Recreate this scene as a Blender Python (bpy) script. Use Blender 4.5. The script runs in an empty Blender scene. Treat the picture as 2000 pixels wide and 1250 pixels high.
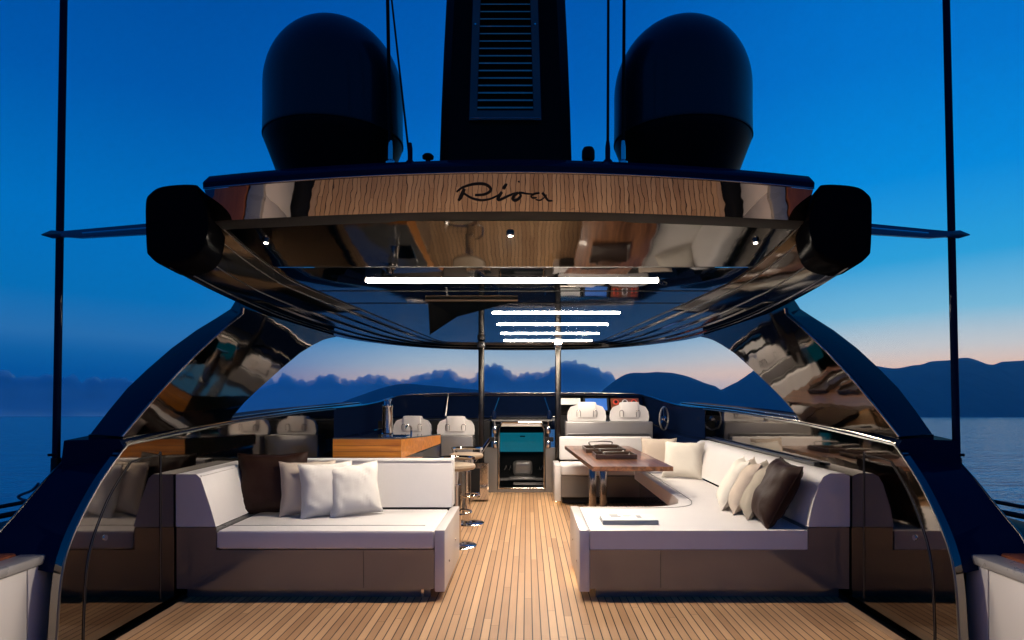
import bpy, bmesh, math, random
from mathutils import Vector, Matrix, noise
random.seed(7)
sc = bpy.context.scene
COL = sc.collection
R = math.radians
F, CX, CY = 1250.0, 1030.0, 770.0          # focal length in photo pixels, vanishing point of the deck
CAMX, CAMZ = 0.095, 1.35
PITCH = math.atan(42 / 1250.0)             # the boat sits bow up by about two degrees

def at(px, py, Y):
    return Vector(((px - CX) * Y / F + CAMX, Y, CAMZ - (py - CY) * Y / F))

# ------------------------------------------------------------------ materials
MATS = {}
def nd(nt, typ, **kw):
    n = nt.nodes.new(typ)
    for k, v in kw.items():
        setattr(n, k, v)
    return n
def base_mat(name):
    m = bpy.data.materials.new(name); m.use_nodes = True
    nt = m.node_tree
    b = nt.nodes['Principled BSDF']
    MATS[name] = m
    return m, nt, b
def simple(name, col, rough=.5, metal=0.0, coat=0.0, coat_rough=.03, var=.06, scale=6.0, bump=0.0, bscale=80.0,
           spec=.5, sheen=0.0, stretch=(1, 1, 1), rvar=.05, bdist=.01):
    """principled material with slight procedural variation of colour, roughness and surface"""
    m, nt, b = base_mat(name)
    tc = nd(nt, 'ShaderNodeTexCoord')
    mp = nd(nt, 'ShaderNodeMapping'); mp.inputs['Scale'].default_value = stretch
    nt.links.new(tc.outputs['Object'], mp.inputs['Vector'])
    n = nd(nt, 'ShaderNodeTexNoise'); n.inputs['Scale'].default_value = scale; n.inputs['Detail'].default_value = 5
    nt.links.new(mp.outputs[0], n.inputs['Vector'])
    mix = nd(nt, 'ShaderNodeMix', data_type='RGBA')
    lo = [max(0, c * (1 - var * 2)) for c in col]; hi = [min(1, c * (1 + var * 2)) for c in col]
    mix.inputs[6].default_value = (*lo, 1); mix.inputs[7].default_value = (*hi, 1)
    nt.links.new(n.outputs['Fac'], mix.inputs[0]); nt.links.new(mix.outputs[2], b.inputs['Base Color'])
    mr = nd(nt, 'ShaderNodeMapRange'); mr.inputs['To Min'].default_value = max(.0, rough - rvar); mr.inputs['To Max'].default_value = min(1, rough + rvar)
    nt.links.new(n.outputs['Fac'], mr.inputs['Value']); nt.links.new(mr.outputs[0], b.inputs['Roughness'])
    b.inputs['Metallic'].default_value = metal
    b.inputs['Coat Weight'].default_value = coat; b.inputs['Coat Roughness'].default_value = coat_rough
    b.inputs['Specular IOR Level'].default_value = spec
    b.inputs['Sheen Weight'].default_value = sheen
    if bump:
        n2 = nd(nt, 'ShaderNodeTexNoise'); n2.inputs['Scale'].default_value = bscale; n2.inputs['Detail'].default_value = 3
        nt.links.new(mp.outputs[0], n2.inputs['Vector'])
        bp = nd(nt, 'ShaderNodeBump'); bp.inputs['Strength'].default_value = bump; bp.inputs['Distance'].default_value = bdist
        nt.links.new(n2.outputs['Fac'], bp.inputs['Height']); nt.links.new(bp.outputs[0], b.inputs['Normal'])
    return m

def wood(name, c1, c2, axis=0, rough=.25, coat=.6, gscale=3.0, plank=None):
    m, nt, b = base_mat(name)
    tc = nd(nt, 'ShaderNodeTexCoord')
    mp = nd(nt, 'ShaderNodeMapping')
    s = [26, 26, 26]; s[axis] = 1.6
    mp.inputs['Scale'].default_value = s
    nt.links.new(tc.outputs['Object'], mp.inputs['Vector'])
    n = nd(nt, 'ShaderNodeTexNoise'); n.inputs['Scale'].default_value = gscale * .35; n.inputs['Detail'].default_value = 8; n.inputs['Distortion'].default_value = .6
    nt.links.new(mp.outputs[0], n.inputs['Vector'])
    rp = nd(nt, 'ShaderNodeValToRGB')
    rp.color_ramp.elements[0].position = .3; rp.color_ramp.elements[0].color = (*c1, 1)
    rp.color_ramp.elements[1].position = .7; rp.color_ramp.elements[1].color = (*c2, 1)
    nt.links.new(n.outputs['Fac'], rp.inputs[0])
    nt.links.new(rp.outputs[0], b.inputs['Base Color'])
    b.inputs['Roughness'].default_value = rough; b.inputs['Coat Weight'].default_value = coat; b.inputs['Coat Roughness'].default_value = .05
    return m

def teak_deck():
    m, nt, b = base_mat('teak_deck')
    tc = nd(nt, 'ShaderNodeTexCoord')
    sx = nd(nt, 'ShaderNodeSeparateXYZ'); nt.links.new(tc.outputs['Object'], sx.inputs[0])
    def mth(op, a, bb=None, c=None):
        n = nd(nt, 'ShaderNodeMath', operation=op)
        for i, v in enumerate((a, bb, c)):
            if v is None: continue
            if isinstance(v, (int, float)): n.inputs[i].default_value = v
            else: nt.links.new(v, n.inputs[i])
        return n.outputs[0]
    P = .0485
    u = mth('DIVIDE', mth('ADD', sx.outputs[0], 10.0 - .0035 + P * .33), P)
    idx = mth('FLOOR', u); fr = mth('FRACT', u)
    # seam: distance to nearest plank edge
    d = mth('SUBTRACT', .5, mth('ABSOLUTE', mth('SUBTRACT', fr, .5)))
    seam = nd(nt, 'ShaderNodeMapRange', interpolation_type='SMOOTHSTEP'); seam.inputs['From Min'].default_value = .052; seam.inputs['From Max'].default_value = .082
    nt.links.new(d, seam.inputs['Value'])
    # per plank random offset -> butt joints and colour
    wn = nd(nt, 'ShaderNodeTexWhiteNoise', noise_dimensions='1D'); nt.links.new(idx, wn.inputs['W'])
    yy = mth('DIVIDE', mth('ADD', sx.outputs[1], mth('MULTIPLY', wn.outputs['Value'], 9.0)), 2.1)
    yid = mth('FLOOR', yy)
    yfr = mth('FRACT', yy)
    wn2 = nd(nt, 'ShaderNodeTexWhiteNoise', noise_dimensions='2D')
    cb = nd(nt, 'ShaderNodeCombineXYZ'); nt.links.new(idx, cb.inputs[0]); nt.links.new(yid, cb.inputs[1]); nt.links.new(cb.outputs[0], wn2.inputs['Vector'])
    jd = mth('SUBTRACT', .5, mth('ABSOLUTE', mth('SUBTRACT', yfr, .5)))
    joint = nd(nt, 'ShaderNodeMapRange', interpolation_type='SMOOTHSTEP'); joint.inputs['From Min'].default_value = .0003; joint.inputs['From Max'].default_value = .0011
    nt.links.new(jd, joint.inputs['Value'])
    # grain
    cv = nd(nt, 'ShaderNodeCombineXYZ')
    nt.links.new(mth('MULTIPLY', sx.outputs[0], 260.0), cv.inputs[0]); nt.links.new(mth('MULTIPLY', sx.outputs[1], 5.0), cv.inputs[1]); nt.links.new(mth('MULTIPLY', wn2.outputs['Value'], 60.0), cv.inputs[2])
    g = nd(nt, 'ShaderNodeTexNoise'); g.inputs['Scale'].default_value = 1.0; g.inputs['Detail'].default_value = 6; nt.links.new(cv.outputs[0], g.inputs['Vector'])
    blot = nd(nt, 'ShaderNodeTexNoise'); blot.inputs['Scale'].default_value = 2.2; blot.inputs['Detail'].default_value = 4; nt.links.new(tc.outputs['Object'], blot.inputs['Vector'])
    f = mth('ADD', mth('ADD', mth('MULTIPLY', wn2.outputs['Value'], .5), mth('MULTIPLY', g.outputs['Fac'], .5)), mth('MULTIPLY', blot.outputs['Fac'], .25))
    rp = nd(nt, 'ShaderNodeValToRGB')
    e = rp.color_ramp.elements
    e[0].position = .25; e[0].color = (.36, .19, .09, 1)
    e[1].position = 1.0; e[1].color = (.63, .385, .205, 1)
    nt.links.new(f, rp.inputs[0])
    mix = nd(nt, 'ShaderNodeMix', data_type='RGBA')
    mix.inputs[6].default_value = (.05, .026, .014, 1)
    nt.links.new(rp.outputs[0], mix.inputs[7]); nt.links.new(mth('MULTIPLY', seam.outputs[0], joint.outputs[0]), mix.inputs[0])
    nt.links.new(mix.outputs[2], b.inputs['Base Color'])
    mr = nd(nt, 'ShaderNodeMapRange'); mr.inputs['To Min'].default_value = .42; mr.inputs['To Max'].default_value = .62
    nt.links.new(g.outputs['Fac'], mr.inputs['Value']); nt.links.new(mr.outputs[0], b.inputs['Roughness'])
    bp = nd(nt, 'ShaderNodeBump'); bp.inputs['Strength'].default_value = .5; bp.inputs['Distance'].default_value = .002
    nt.links.new(seam.outputs[0], bp.inputs['Height']); nt.links.new(bp.outputs[0], b.inputs['Normal'])
    b.inputs['Specular IOR Level'].default_value = .35
    return m

def emit(name, col, strength):
    m, nt, b = base_mat(name)
    b.inputs['Base Color'].default_value = (*col, 1)
    b.inputs['Emission Color'].default_value = (*col, 1)
    b.inputs['Emission Strength'].default_value = strength
    return m

teak_deck()
mirror_args = dict(rough=.045, metal=1.0, var=.05, scale=2.6, rvar=.04)
simple('smoked_mirror', (.22, .195, .17), bump=.10, bscale=1.6, bdist=.02, **mirror_args)
simple('arch_mirror', (.12, .107, .097), bump=.22, bscale=.9, bdist=.05, **mirror_args)
simple('ceiling_mirror', (.075, .067, .06), bump=.14, bscale=1.3, bdist=.03, **mirror_args)
simple('fascia_mirror', (.52, .45, .385), bump=.05, bscale=3.2, bdist=.02, **dict(mirror_args, rough=.012, rvar=.01))
simple('rim_gloss', (.05, .046, .043), bump=.05, bscale=2.0, bdist=.02, rough=.09, var=.05, rvar=.02, metal=1.0)
simple('navy_gloss', (.003, .008, .030), rough=.4, var=.05, spec=.0, coat=.10, coat_rough=.05)
simple('spar_blue', (.012, .03, .09), rough=.2, coat=.8, coat_rough=.06, var=.05)
simple('dome_paint', (.005, .0045, .011), rough=.45, spec=.2, coat=.28, coat_rough=.12, var=.1, bump=.02, bscale=300)
simple('matte_black', (.005, .005, .006), rough=.62, var=.15, bump=.03, bscale=200, spec=.3)
simple('mast_black', (.003, .003, .004), rough=.45, var=.15, bump=.02, bscale=200, spec=.05)
simple('pod_black', (.0022, .0022, .003), rough=.6, var=.1, spec=.0, coat=.03, coat_rough=.2)
simple('rubber', (.012, .012, .013), rough=.7)
simple('chrome', (.72, .69, .66), rough=.08, metal=1.0, var=.03)
simple('trim_steel', (.5, .47, .44), rough=.16, metal=1.0, var=.04)
simple('post_steel', (.06, .055, .05), rough=.25, metal=1.0, var=.06)
simple('leg_chrome', (.30, .27, .25), rough=.14, metal=1.0, var=.06)
simple('dark_steel', (.16, .155, .15), rough=.3, metal=1.0, var=.06)
simple('louver_frame', (.10, .092, .085), rough=.42, metal=.0, var=.12, bump=.05, bscale=120)
simple('louver_lit', (.80, .68, .57), rough=.45, metal=.0, var=.12, bump=.05, bscale=120)  # pale warm tone stands in for boat lights shining up on the slats
simple('leather', (.76, .72, .70), rough=.5, var=.025, scale=3, bump=.32, bscale=7, bdist=.008, sheen=.05)
simple('leather_wrinkle', (.74, .70, .675), rough=.5, var=.02, scale=3, bump=.12, bscale=7, bdist=.02)
simple('lacquer_white', (.70, .66, .635), rough=.3, coat=.4, var=.02, scale=2)
simple('taupe_lacquer', (.215, .205, .20), rough=.16, coat=1.0, coat_rough=.04, var=.04, scale=1.5, metal=.45)
simple('grey_lacquer', (.24, .225, .215), rough=.22, coat=.5, coat_rough=.06, var=.04, scale=1.5, metal=.2)
simple('bulwark_paint', (.60, .57, .55), rough=.22, coat=.6, coat_rough=.04, var=.02, scale=2)
simple('cap_grey', (.26, .25, .245), rough=.28, coat=.4, var=.03)
simple('cushion_cream', (.76, .71, .63), rough=.85, var=.04, bump=.15, bscale=260, bdist=.002, spec=.2)
simple('cushion_white', (.83, .79, .73), rough=.85, var=.02, bump=.15, bscale=260, bdist=.002, spec=.2)
simple('cushion_beige', (.55, .46, .38), rough=.85, var=.04, bump=.15, bscale=260, bdist=.002, spec=.2)
simple('cushion_tan', (.36, .315, .255), rough=.8, var=.06, bump=.2, bscale=160, bdist=.003, spec=.2)
simple('cushion_brown', (.024, .0095, .006), rough=.55, var=.15, bump=.3, bscale=22, bdist=.008, spec=.14)
wood('mahogany', (.13, .038, .018), (.24, .075, .032), axis=1, rough=.3, coat=.7)
wood('bar_wood', (.40, .12, .012), (.72, .27, .04), axis=0, rough=.3, coat=.5)
wood('table_wood', (.085, .032, .014), (.36, .155, .068), axis=1, rough=.28, coat=.7)
wood('tray_wood', (.025, .014, .01), (.06, .035, .022), axis=0, rough=.3, coat=.5)
simple('paper', (.78, .77, .75), rough=.6, var=.02)
simple('print_grey', (.35, .35, .36), rough=.6)
simple('stool_leather', (.33, .245, .165), rough=.5, var=.06)
simple('bar_top', (.10, .095, .09), rough=.08, coat=1.0, var=.2, scale=9)
emit('led', (1.0, .87, .72), 140.0)
emit('courtesy_led', (1.0, .80, .48), 8.0)
emit('screen_blue', (.02, .10, .36), .6)
emit('teal_light', (.0, .095, .14), .8)
emit('gauge_red', (.6, .06, .03), .35)
emit('downlight', (1.0, .88, .74), 30.0)
simple('white_plastic', (.75, .74, .72), rough=.35, var=.02)
simple('rope', (.12, .12, .13), rough=.9)

# ------------------------------------------------------------------ mesh helpers
class MB:
    def __init__(s): s.bm = bmesh.new()
    def box(s, x0, x1, y0, y1, z0, z1, bev=0, seg=2):
        bm2 = bmesh.new()
        bmesh.ops.create_cube(bm2, size=1)
        for v in bm2.verts:
            v.co = Vector(((x0 + x1) / 2 + v.co.x * (x1 - x0), (y0 + y1) / 2 + v.co.y * (y1 - y0), (z0 + z1) / 2 + v.co.z * (z1 - z0)))
        if bev: bmesh.ops.bevel(bm2, geom=bm2.edges[:], offset=bev, segments=seg, affect='EDGES', profile=.5)
        return s.join(bm2)
    def join(s, bm2):
        me = bpy.data.meshes.new('tmp'); bm2.to_mesh(me); bm2.free(); s.bm.from_mesh(me); bpy.data.meshes.remove(me); return s
    def grid(s, rows, close_u=False, close_v=False):
        V = [[s.bm.verts.new(p) for p in r] for r in rows]
        nu, nv = len(V), len(V[0])
        for i in range(nu if close_u else nu - 1):
            for j in range(nv if close_v else nv - 1):
                a, b2, c, d = V[i][j], V[i][(j + 1) % nv], V[(i + 1) % nu][(j + 1) % nv], V[(i + 1) % nu][j]
                try: s.bm.faces.new((a, b2, c, d))
                except ValueError: pass
        return V
    def loft(s, rings, caps=True):
        V = s.grid(rings, close_v=True)
        if caps:
            s.bm.faces.new(V[0]); s.bm.faces.new(list(reversed(V[-1])))
        return s
    def tube(s, pts, r, n=10, caps=True):
        pts = [Vector(p) for p in pts]
        rs = r if isinstance(r, (list, tuple)) else [r] * len(pts)
        rings = []; up = None
        for i, p in enumerate(pts):
            t = (pts[min(i + 1, len(pts) - 1)] - pts[max(i - 1, 0)]).normalized()
            if up is None:
                up = Vector((0, 0, 1)) if abs(t.z) < .9 else Vector((1, 0, 0))
            a = t.cross(up).normalized(); b = a.cross(t).normalized(); up = b
            rings.append([p + (a * math.cos(k * 2 * math.pi / n) + b * math.sin(k * 2 * math.pi / n)) * rs[i] for k in range(n)])
        return s.loft(rings, caps)
    def lathe(s, prof, c=(0, 0, 0), n=32):
        rings = [[Vector((c[0] + r * math.cos(k * 2 * math.pi / n), c[1] + r * math.sin(k * 2 * math.pi / n), c[2] + z)) for k in range(n)] for r, z in prof]
        return s.loft(rings)
    def prism(s, a, b):
        """closed outlines a and b (lists of 3-D points, same length) joined into a solid"""
        va = [s.bm.verts.new(p) for p in a]; vb = [s.bm.verts.new(p) for p in b]
        n = len(a)
        s.bm.faces.new(va); s.bm.faces.new(list(reversed(vb)))
        for i in range(n): s.bm.faces.new((va[i], vb[i], vb[(i + 1) % n], va[(i + 1) % n]))
        return s
    def bevel(s, off, seg=2, ang=40):
        es = [e for e in s.bm.edges if len(e.link_faces) == 2 and e.calc_face_angle(0) > R(ang)]
        bmesh.ops.bevel(s.bm, geom=es, offset=off, segments=seg, affect='EDGES', profile=.5)
        return s
    def shift(s, dx):
        for v in s.bm.verts: v.co.x += dx
        return s
    def mirror(s, sg):
        if sg < 0:
            for v in s.bm.verts: v.co.x = -v.co.x
        return s
    def build(s, name, mat, parent=None, smooth=35, label=None, normals=True):
        if normals: bmesh.ops.recalc_face_normals(s.bm, faces=s.bm.faces[:])
        if parent is not None:
            off = world_loc(parent)
            for v in s.bm.verts: v.co -= off
        me = bpy.data.meshes.new(name); s.bm.to_mesh(me); s.bm.free()
        if smooth:
            me.polygons.foreach_set('use_smooth', [True] * len(me.polygons))
            me.set_sharp_from_angle(angle=R(smooth))
        me.materials.append(MATS[mat] if isinstance(mat, str) else mat)
        o = bpy.data.objects.new(name, me); COL.objects.link(o)
        o.parent = parent
        if label: o['label'] = label
        return o
LOC = {}
def world_loc(o):
    v = Vector((0, 0, 0))
    while o is not None: v += o.location; o = o.parent
    return v
def thing(name, label, cat, loc, group=None):
    o = bpy.data.objects.new(name, None); COL.objects.link(o)
    o.location = loc; o.empty_display_size = .1
    return tag(o, label, cat, group)
def tag(o, label, cat, group=None):
    o['label'] = label; o['category'] = cat
    if group: o['group'] = group
    return o
def struct(o, kind='structure', label=None, cat=None):
    o['kind'] = kind
    if label: o['label'] = label
    if cat: o['category'] = cat
    return o
def kids(o): return [c for c in bpy.data.objects if c.parent == o]
def copy_tree(o, parent=None, loc=None):
    c = o.copy(); COL.objects.link(c); c.parent = parent
    if loc is not None: c.location = loc
    for ch in kids(o): copy_tree(ch, c)
    return c
def catmull(pts, n=4):
    pts = [Vector(p) for p in pts]; out = []
    for i in range(len(pts) - 1):
        p0, p1, p2, p3 = pts[max(i - 1, 0)], pts[i], pts[i + 1], pts[min(i + 2, len(pts) - 1)]
        for k in range(n):
            t = k / n
            out.append(.5 * ((2 * p1) + (p2 - p0) * t + (2 * p0 - 5 * p1 + 4 * p2 - p3) * t * t + (3 * p1 - p0 - 3 * p2 + p3) * t ** 3))
    out.append(pts[-1]); return out

# ------------------------------------------------------------------ camera
cam = bpy.data.cameras.new('camera'); co = bpy.data.objects.new('camera', cam); COL.objects.link(co)
co.location = (CAMX, 0, CAMZ); co.rotation_euler = (R(90), 0, 0)
cam.sensor_width = 36; cam.lens = 36 * F / 2000; cam.clip_start = .02; cam.clip_end = 90000
cam.shift_x = -(CX - 1000) / 2000; cam.shift_y = (CY - 625) / 2000
sc.camera = co

# ------------------------------------------------------------------ world: dusk sky
w = bpy.data.worlds.new('World'); sc.world = w; w.use_nodes = True
nt = w.node_tree; bg = nt.nodes['Background']
tc = nd(nt, 'ShaderNodeTexCoord')
rot = nd(nt, 'ShaderNodeVectorRotate', rotation_type='X_AXIS'); rot.inputs['Angle'].default_value = PITCH
nt.links.new(tc.outputs['Generated'], rot.inputs['Vector'])
sx = nd(nt, 'ShaderNodeSeparateXYZ'); nt.links.new(rot.outputs[0], sx.inputs[0])
def mth(op, a, bb=None, clamp=False):
    n = nd(nt, 'ShaderNodeMath', operation=op, use_clamp=clamp)
    for i, v in enumerate((a, bb)):
        if v is None: continue
        if isinstance(v, (int, float)): n.inputs[i].default_value = v
        else: nt.links.new(v, n.inputs[i])
    return n.outputs[0]
elev = mth('MULTIPLY', mth('ARCSINE', sx.outputs[2]), 180 / math.pi)
az = mth('MULTIPLY', mth('ARCTAN2', sx.outputs[0], sx.outputs[1]), 180 / math.pi)
# a little waviness in the elevation so that the bands are not perfectly level
nz = nd(nt, 'ShaderNodeTexNoise'); nz.inputs['Scale'].default_value = 3.0; nz.inputs['Detail'].default_value = 3
nt.links.new(rot.outputs[0], nz.inputs['Vector'])
elev2 = mth('ADD', elev, mth('MULTIPLY', mth('SUBTRACT', nz.outputs['Fac'], .5), 1.2))
u = mth('DIVIDE', elev2, 60.0, True)
def ramp(stops):
    rp = nd(nt, 'ShaderNodeValToRGB'); e = rp.color_ramp.elements
    while len(e) < len(stops): e.new(.5)
    for k, (d, c) in enumerate(stops):
        e[k].position = d / 60.0
        e[k].color = (*[((v / 255 + .055) / 1.055) ** 2.4 if v > 10 else v / 255 / 12.92 for v in c], 1)
    nt.links.new(u, rp.inputs[0]); return rp.outputs[0]
left = ramp([(0, (0, 66, 128)), (3.2, (0, 84, 150)), (4.6, (14, 94, 156)), (6.0, (40, 108, 166)), (9, (4, 106, 172)), (15, (0, 104, 178)), (24, (0, 80, 158)), (34, (0, 66, 142)), (60, (0, 52, 120))])
right = ramp([(0, (225, 225, 225)), (3.6, (255, 210, 172)), (5.2, (212, 208, 200)), (8, (122, 184, 210)), (12, (40, 152, 206)), (18, (0, 128, 204)), (26, (0, 106, 188)), (36, (0, 92, 176)), (60, (0, 60, 130))])
mid = ramp([(0, (190, 190, 190)), (3.2, (238, 208, 184)), (4.6, (182, 194, 198)), (7, (84, 150, 190)), (12, (10, 122, 190)), (18, (0, 106, 186)), (26, (0, 86, 168)), (36, (0, 74, 154)), (60, (0, 54, 122))])
def sstep(v, a, b2):
    n = nd(nt, 'ShaderNodeMapRange', interpolation_type='SMOOTHSTEP'); n.inputs['From Min'].default_value = a; n.inputs['From Max'].default_value = b2
    nt.links.new(v, n.inputs['Value']); return n.outputs[0]
m1 = nd(nt, 'ShaderNodeMix', data_type='RGBA'); nt.links.new(sstep(az, -30, -6), m1.inputs[0]); nt.links.new(left, m1.inputs[6]); nt.links.new(mid, m1.inputs[7])
m2 = nd(nt, 'ShaderNodeMix', data_type='RGBA'); nt.links.new(sstep(az, 4, 30), m2.inputs[0]); nt.links.new(m1.outputs[2], m2.inputs[6]); nt.links.new(right, m2.inputs[7])
# behind the boat the sky is already dark blue
back = ramp([(0, (24, 84, 144)), (20, (0, 74, 144)), (60, (0, 48, 112))])
m3 = nd(nt, 'ShaderNodeMix', data_type='RGBA'); nt.links.new(sstep(sx.outputs[1], -.35, .35), m3.inputs[0]); nt.links.new(back, m3.inputs[6]); nt.links.new(m2.outputs[2], m3.inputs[7])
nt.links.new(m3.outputs[2], bg.inputs['Color']); bg.inputs['Strength'].default_value = 1.0

# ------------------------------------------------------------------ sea, hills, clouds (in the sea's own level frame)
SEAZ = -6.0
def level(o):
    o.rotation_euler = (-PITCH, 0, 0); o.location = (0, 0, SEAZ); return o
m, nt, b = base_mat('sea')
tc = nd(nt, 'ShaderNodeTexCoord'); mp = nd(nt, 'ShaderNodeMapping'); mp.inputs['Scale'].default_value = (.35, 1.0, 1)
nt.links.new(tc.outputs['Object'], mp.inputs['Vector'])
n1 = nd(nt, 'ShaderNodeTexNoise'); n1.inputs['Scale'].default_value = .55; n1.inputs['Detail'].default_value = 6; nt.links.new(mp.outputs[0], n1.inputs['Vector'])
n2 = nd(nt, 'ShaderNodeTexNoise'); n2.inputs['Scale'].default_value = .05; n2.inputs['Detail'].default_value = 4; nt.links.new(mp.outputs[0], n2.inputs['Vector'])
ad = nd(nt, 'ShaderNodeMath', operation='MULTIPLY_ADD'); nt.links.new(n2.outputs['Fac'], ad.inputs[0]); ad.inputs[1].default_value = 3.0; nt.links.new(n1.outputs['Fac'], ad.inputs[2])
bp = nd(nt, 'ShaderNodeBump'); bp.inputs['Strength'].default_value = .8; bp.inputs['Distance'].default_value = .5
nt.links.new(ad.outputs[0], bp.inputs['Height']); nt.links.new(bp.outputs[0], b.inputs['Normal'])
b.inputs['Base Color'].default_value = (.012, .15, .24, 1); b.inputs['Roughness'].default_value = .12; b.inputs['IOR'].default_value = 1.85
mb = MB(); S = 14000
ringr = [2, 20, 80, 300, 1200, 4000, S]
mb.grid([[Vector((r * math.cos(k * math.pi / 32), r * math.sin(k * math.pi / 32), 0)) for k in range(64)] for r in ringr], close_v=True)
sea = struct(level(mb.build('sea', 'sea')))

m, nt, b = base_mat('hill_forest')
tc = nd(nt, 'ShaderNodeTexCoord'); n1 = nd(nt, 'ShaderNodeTexNoise'); n1.inputs['Scale'].default_value = .012; n1.inputs['Detail'].default_value = 8
nt.links.new(tc.outputs['Object'], n1.inputs['Vector'])
rp = nd(nt, 'ShaderNodeValToRGB'); rp.color_ramp.elements[0].color = (.035, .075, .092, 1); rp.color_ramp.elements[1].color = (.065, .12, .135, 1)
nt.links.new(n1.outputs['Fac'], rp.inputs[0]); nt.links.new(rp.outputs[0], b.inputs['Base Color']); b.inputs['Roughness'].default_value = .95; b.inputs['Specular IOR Level'].default_value = .1

def ridge(name, pts, D, depth, seed, rough=1.0):
    """a hill chain whose skyline passes through the given photo points at distance D; front and back slopes are real terrain"""
    mb = MB(); pts = [Vector((p[0], p[1], 0)) for p in pts]
    dense = catmull(pts, 30)
    K = 10
    rows = []
    for j in range(-K, K + 1):
        t = j / K; row = []
        for p in dense:
            Dm = D + t * depth
            x = (p.x - CX) * D / F
            hmax = (812 - p.y) * D / F + 9
            prof = max(0.0, 1 - abs(t)) ** 1.25
            h = hmax * prof
            n = noise.fractal(Vector((x * .004 + seed, Dm * .004, seed)), 1.0, 2.1, 5)
            h += n * hmax * (.10 * rough if t else .03 * rough) * (1 if abs(t) < .95 else 0)
            row.append(Vector((x + (0 if not t else n * 30), Dm + n * 40, max(h, -8 if abs(t) > .9 else 1))))
        rows.append(row)
    mb.grid(rows)
    return struct(level(mb.build(name, 'hill_forest', smooth=80)))
ridge('hill', [(1150, 790), (1185, 757), (1222, 733), (1262, 728), (1305, 727), (1345, 736), (1380, 750), (1405, 762), (1432, 750), (1470, 727), (1520, 700), (1580, 690), (1640, 700), (1690, 710), (1745, 719), (1790, 712), (1850, 704), (1895, 700), (1935, 712), (1965, 708), (2010, 702), (2080, 700), (2200, 705), (2400, 730), (2550, 790)], 5200, 1300, 3.1)
ridge('hill', [(560, 812), (640, 795), (690, 778), (740, 760), (785, 750), (830, 753), (880, 757), (940, 763), (1000, 775), (1080, 785), (1160, 800)], 4300, 700, 8.7, .7)

m, nt, b = base_mat('cloud')
nt.nodes.remove(b)
pv = nd(nt, 'ShaderNodeVolumePrincipled'); pv.inputs['Color'].default_value = (.62, .90, 1.0, 1); pv.inputs['Density'].default_value = .010; pv.inputs['Anisotropy'].default_value = .1
nt.links.new(pv.outputs[0], nt.nodes['Material Output'].inputs['Volume'])
def cloud(tops, D, seed):
    rnd = random.Random(seed); bm = bmesh.new(); k_ = D / F
    def ball(c, r, sub=2):
        t = bmesh.new(); bmesh.ops.create_icosphere(t, subdivisions=sub, radius=r)
        for v in t.verts: v.co = v.co * (1 + .2 * noise.fractal(v.co * (2.0 / r) + c * .002, 1.0, 2.2, 3)) + c
        me = bpy.data.meshes.new('t'); t.to_mesh(me); t.free(); bm.from_mesh(me); bpy.data.meshes.remove(me)
    dense = []
    st = sorted(tops)
    for (a, b2) in zip(st[:-1], st[1:]):
        dense.append(a)
        for q in (.34, .67):
            dense.append((a[0] + (b2[0] - a[0]) * q, a[1] + (b2[1] - a[1]) * q + rnd.uniform(-2, 5), min(a[2], b2[2]) * rnd.uniform(.45, .95)))
    for (px, py, rpx) in dense + st[-1:]:
        c = Vector(((px - CX) * k_, D + rnd.uniform(-500, 500), (812 - py) * k_)); R_ = rpx * k_ * rnd.uniform(.75, 1.05)
        ball(c + Vector((0, 0, -R_ * 1.0)), R_ * .92, 3)
        for q in range(14):                          # small puffs over the crown
            a = rnd.uniform(-1.6, 1.6); r = R_ * rnd.uniform(.10, .40) ** 1.0
            ball(c + Vector((math.sin(a) * R_ * .95, rnd.uniform(-.6, .6) * R_, -R_ + math.cos(a) * R_ * .95 - r * .25)), r)
        for q in range(3):
            zz = c.z - R_ * (1.6 + q)
            if zz > 0: ball(Vector((c.x + rnd.uniform(-.4, .4) * R_, c.y, zz)), R_ * rnd.uniform(.95, 1.2), 3)
    mb = MB(); mb.bm.free(); mb.bm = bm
    rings = []
    for (px, py, r_) in sorted(tops):
        x = (px - CX) * k_; h = max(60, (812 - py - r_ * 1.2) * k_)
        rings.append([Vector((x, D + a * 700, zz)) for a, zz in ((-1, -20), (-.95, h * .6), (-.55, h), (.55, h), (.95, h * .6), (1, -20))])
    mb.loft(rings)
    o = mb.build('cloud_bank', 'cloud', smooth=80)
    md = o.modifiers.new('union', 'REMESH'); md.mode = 'VOXEL'; md.voxel_size = 17
    return o
tops = [(-420, 742, 40), (-330, 730, 40), (-240, 736, 40), (-150, 728, 40), (-60, 735, 36), (20, 730, 36), (95, 735, 36), (170, 738, 34), (245, 740, 32), (320, 744, 30), (400, 745, 28), (455, 746, 22), (505, 742, 18), (540, 734, 14), (565, 731, 12), (595, 742, 14), (630, 733, 13), (650, 731, 11), (680, 741, 14), (725, 733, 14), (752, 735, 11), (780, 745, 14), (808, 733, 12), (832, 727, 13), (858, 722, 14), (882, 724, 13), (905, 738, 12), (930, 735, 10), (950, 713, 12), (968, 710, 12), (985, 720, 11), (1004, 733, 12), (1026, 729, 12), (1048, 728, 12), (1070, 724, 9), (1082, 714, 9), (1100, 705, 12), (1120, 705, 13), (1142, 711, 13), (1165, 716, 13), (1182, 728, 12), (1200, 742, 12), (1225, 752, 12), (1300, 770, 16), (1380, 775, 16)]
cl = struct(level(cloud(tops, 17000, 5)))

m, nt, b = base_mat('haze')
nt.nodes.remove(b)
pv = nd(nt, 'ShaderNodeVolumePrincipled'); pv.inputs['Color'].default_value = (.40, .80, 1.0, 1); pv.inputs['Density'].default_value = 7e-5; pv.inputs['Anisotropy'].default_value = .65
nt.links.new(pv.outputs[0], nt.nodes['Material Output'].inputs['Volume'])
mb = MB(); mb.box(-14300, 14300, -14300, 14300, -3, 560)
struct(level(mb.build('haze', 'haze', smooth=0)), 'stuff')

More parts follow.
